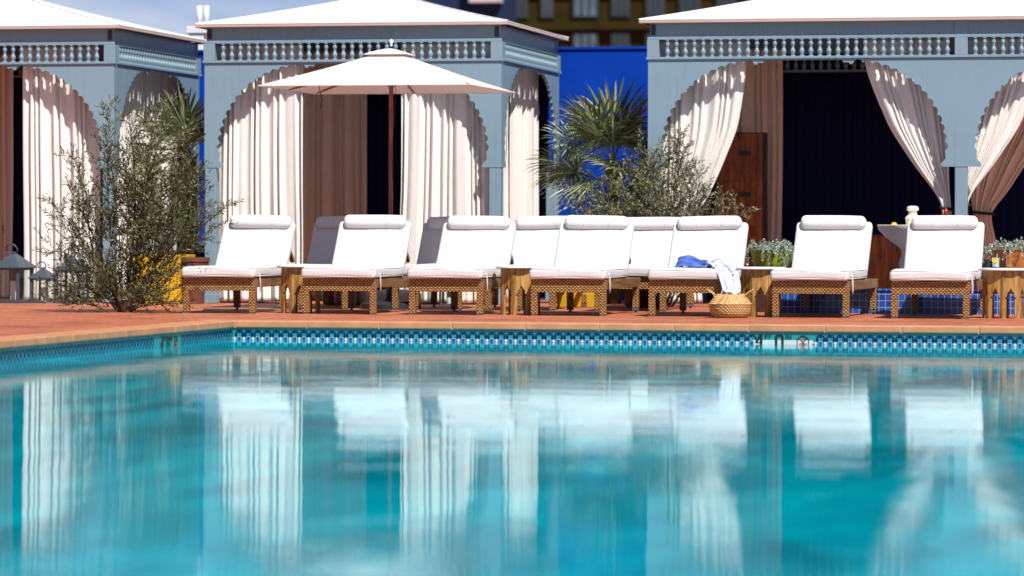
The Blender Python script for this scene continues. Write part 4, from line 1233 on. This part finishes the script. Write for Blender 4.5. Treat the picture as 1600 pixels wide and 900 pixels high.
def trail_pot(px0, px1, pyt, pyb, Y, mat, label, plabel, seed, standlabel, standcat):
    """wide bowl planter on a plinth with trailing silver foliage"""
    q = random.Random(seed)
    x = XY((px0+px1)/2, Y, pyb); w = XY(px1, Y, pyb)-XY(px0, Y, pyb); zb = ZY((px0+px1)/2, pyb, Y); zt = ZY((px0+px1)/2, pyt, Y)
    st = empty('plinth', (x, Y, 0)); tag(st, standlabel, standcat)
    m = MB(); m.box(-w*.36, w*.36, -w*.36, w*.36, 0, zb-.045); m.build('column', M['darkwood'], st, bevel=.006)
    m = MB(); m.box(-w*.42, w*.42, -w*.42, w*.42, zb-.044, zb-.002); m.build('cap', M['darkwood'], st, bevel=.006)
    root = empty('planter', (x, Y, zb)); tag(root, label, 'planter')
    h = zt-zb
    m = MB(); m.lathe([(w*.40,0),(w*.46,h*.5),(w*.50,h*.96),(w*.52,h),(w*.46,h),(w*.44,h*.85),(.01,h*.85)], 28); m.build('pot', mat, root, smooth=True, angle=40)
    m = MB(); m.lathe([(w*.44,h*.86),(.01,h*.9)], 24, cap=False); m.build('soil', M['soil'], root)
    pr = empty('trailing_plant', (x, Y, zb+h*.88)); tag(pr, plabel, 'plant')
    sm = MB(); lf = MB()
    for k in range(120):
        a = q.uniform(0, 2*PI); r0 = w*.42*math.sqrt(q.random()); up = q.uniform(.03,.13)*(1-.5*r0/(w*.5))
        out = q.uniform(.3,1.0)
        trail = q.random() < .30
        pts = [Vector((r0*math.cos(a), r0*math.sin(a), 0))]
        rx = r0 + .05*out + (max(0, w*.54-r0) if trail else 0)
        pts.append(Vector(((r0+.6*(rx-r0))*math.cos(a), (r0+.6*(rx-r0))*math.sin(a), up)))
        if trail:
            pts.append(Vector((rx*math.cos(a), rx*math.sin(a), up*.7)))
            dl = q.uniform(.03, .75)*h*1.3
            pts.append(Vector(((rx+.03)*math.cos(a), (rx+.03)*math.sin(a), up*.2-dl*.4))); pts.append(Vector(((rx+.02)*math.cos(a)+q.uniform(-.02,.02), (rx+.02)*math.sin(a), -dl)))
        else:
            pts.append(Vector((rx*math.cos(a), rx*math.sin(a), up+q.uniform(.0,.04))))
        sm.tube(pts, .0018, 4)
        for i in range(len(pts)-1):
            A_, B_ = pts[i], pts[i+1]; nn = max(2, int((B_-A_).length*150))
            for j in range(nn):
                p = A_.lerp(B_, (j+q.random())/nn)
                d = Vector((q.gauss(0,1), q.gauss(0,1), q.gauss(.2,.7)))
                leaf(lf, p, d, q.uniform(.014,.026), q.uniform(.012,.022), q)
    sm.build('stems', M['silver'], pr); lf.build('foliage', M['silver'], pr)
YTP = YF + 2.3
trail_pot(1173, 1240, 391, 416, YTP, M['green'], 'lime green planter above the wooden table beside the basket', 'silvery trailing plant spilling over the lime green planter', 41, 'dark plinth under the lime green planter', 'plinth')
trail_pot(1549, 1632, 390, 418, YTP, M['orange'], 'orange clay planter behind the two drinks', 'silvery trailing plant spilling over the orange planter', 42, 'dark plinth under the orange planter', 'plinth')

# ------------------------------------------------------------------ light, sky, camera
EL, AZ = R(54), R(37)          # sun stands ahead of the cabana fronts, to the right of the camera side
sd_ = Vector((math.sin(AZ)*math.cos(EL), -math.cos(AZ)*math.cos(EL), math.sin(EL)))
sun = bpy.data.lights.new('sun', 'SUN'); sun.energy = 5.0; sun.angle = R(.5); sun.color = (1, .96, .90)
so = bpy.data.objects.new('sun', sun); COL.objects.link(so); so.rotation_euler = (-sd_).to_track_quat('-Z', 'Y').to_euler()
w = bpy.data.worlds.new('World'); sc.world = w; w.use_nodes = True
nt = w.node_tree; nt.nodes.clear()
out = nt.nodes.new('ShaderNodeOutputWorld'); bg = nt.nodes.new('ShaderNodeBackground'); sky = nt.nodes.new('ShaderNodeTexSky')
sky.sky_type = 'NISHITA'; sky.sun_disc = False; sky.sun_elevation = EL; sky.sun_rotation = math.atan2(sd_.x, sd_.y) % (2*PI)
sky.air_density = 1.0; sky.dust_density = .6; sky.ozone_density = 2.0
tc = nt.nodes.new('ShaderNodeTexCoord'); mp = nt.nodes.new('ShaderNodeMapping'); mp.inputs['Scale'].default_value = (5, 5, 26)
ns_ = nt.nodes.new('ShaderNodeTexNoise'); ns_.inputs['Scale'].default_value = 2.2; ns_.inputs['Detail'].default_value = 7; ns_.inputs['Distortion'].default_value = .4
rp = nt.nodes.new('ShaderNodeValToRGB'); rp.color_ramp.elements[0].position = .44; rp.color_ramp.elements[1].position = .70
rp.color_ramp.elements[1].color = (.8,.8,.8,1)
sz = nt.nodes.new('ShaderNodeSeparateXYZ'); band_ = nt.nodes.new('ShaderNodeMapRange'); band_.interpolation_type = 'SMOOTHSTEP'
band_.inputs['From Min'].default_value = .06; band_.inputs['From Max'].default_value = .22; band_.inputs['To Min'].default_value = 1; band_.inputs['To Max'].default_value = 0
low = nt.nodes.new('ShaderNodeMixRGB'); low.inputs[2].default_value = (5.6, 7.4, 12.0, 1)
lf_ = nt.nodes.new('ShaderNodeMath'); lf_.operation = 'MULTIPLY'; lf_.inputs[1].default_value = .75
cf_ = nt.nodes.new('ShaderNodeMath'); cf_.operation = 'MULTIPLY'
mx = nt.nodes.new('ShaderNodeMixRGB'); mx.inputs[2].default_value = (10.0, 10.8, 13.0, 1)
L = nt.links.new
L(tc.outputs['Generated'], mp.inputs['Vector']); L(mp.outputs[0], ns_.inputs['Vector']); L(ns_.outputs['Fac'], rp.inputs['Fac'])
L(tc.outputs['Generated'], sz.inputs[0]); L(sz.outputs['Z'], band_.inputs['Value'])
L(band_.outputs[0], lf_.inputs[0]); L(lf_.outputs[0], low.inputs[0]); L(sky.outputs[0], low.inputs[1])
L(band_.outputs[0], cf_.inputs[0]); L(rp.outputs['Color'], cf_.inputs[1]); L(cf_.outputs[0], mx.inputs[0]); L(low.outputs[0], mx.inputs[1]); L(mx.outputs[0], bg.inputs['Color'])
bg.inputs['Strength'].default_value = .05; nt.links.new(bg.outputs[0], out.inputs['Surface'])

cam = bpy.data.cameras.new('camera'); cam.sensor_width = 36; cam.lens = F/1600*36
cam.shift_y = -(450-HY)/1600; cam.clip_start = .1; cam.clip_end = 2000
cam.dof.use_dof = True; cam.dof.focus_distance = -FRONT[3].location.x*ST + FRONT[3].location.y*CT + .2; cam.dof.aperture_fstop = 1.9
co = bpy.data.objects.new('camera', cam); COL.objects.link(co)
co.matrix_world = Matrix.Translation((0,0,H)) @ Matrix.Rotation(TH, 4, 'Z') @ Matrix.Rotation(PI/2, 4, 'X') @ Matrix.Rotation(ROLL, 4, 'Z')
sc.camera = co
sc.view_settings.view_transform = 'Standard'; sc.view_settings.look = 'None'; sc.view_settings.gamma = 1; sc.view_settings.exposure = .45
sc.cycles.max_bounces = 10; sc.cycles.diffuse_bounces = 3; sc.cycles.transparent_max_bounces = 12
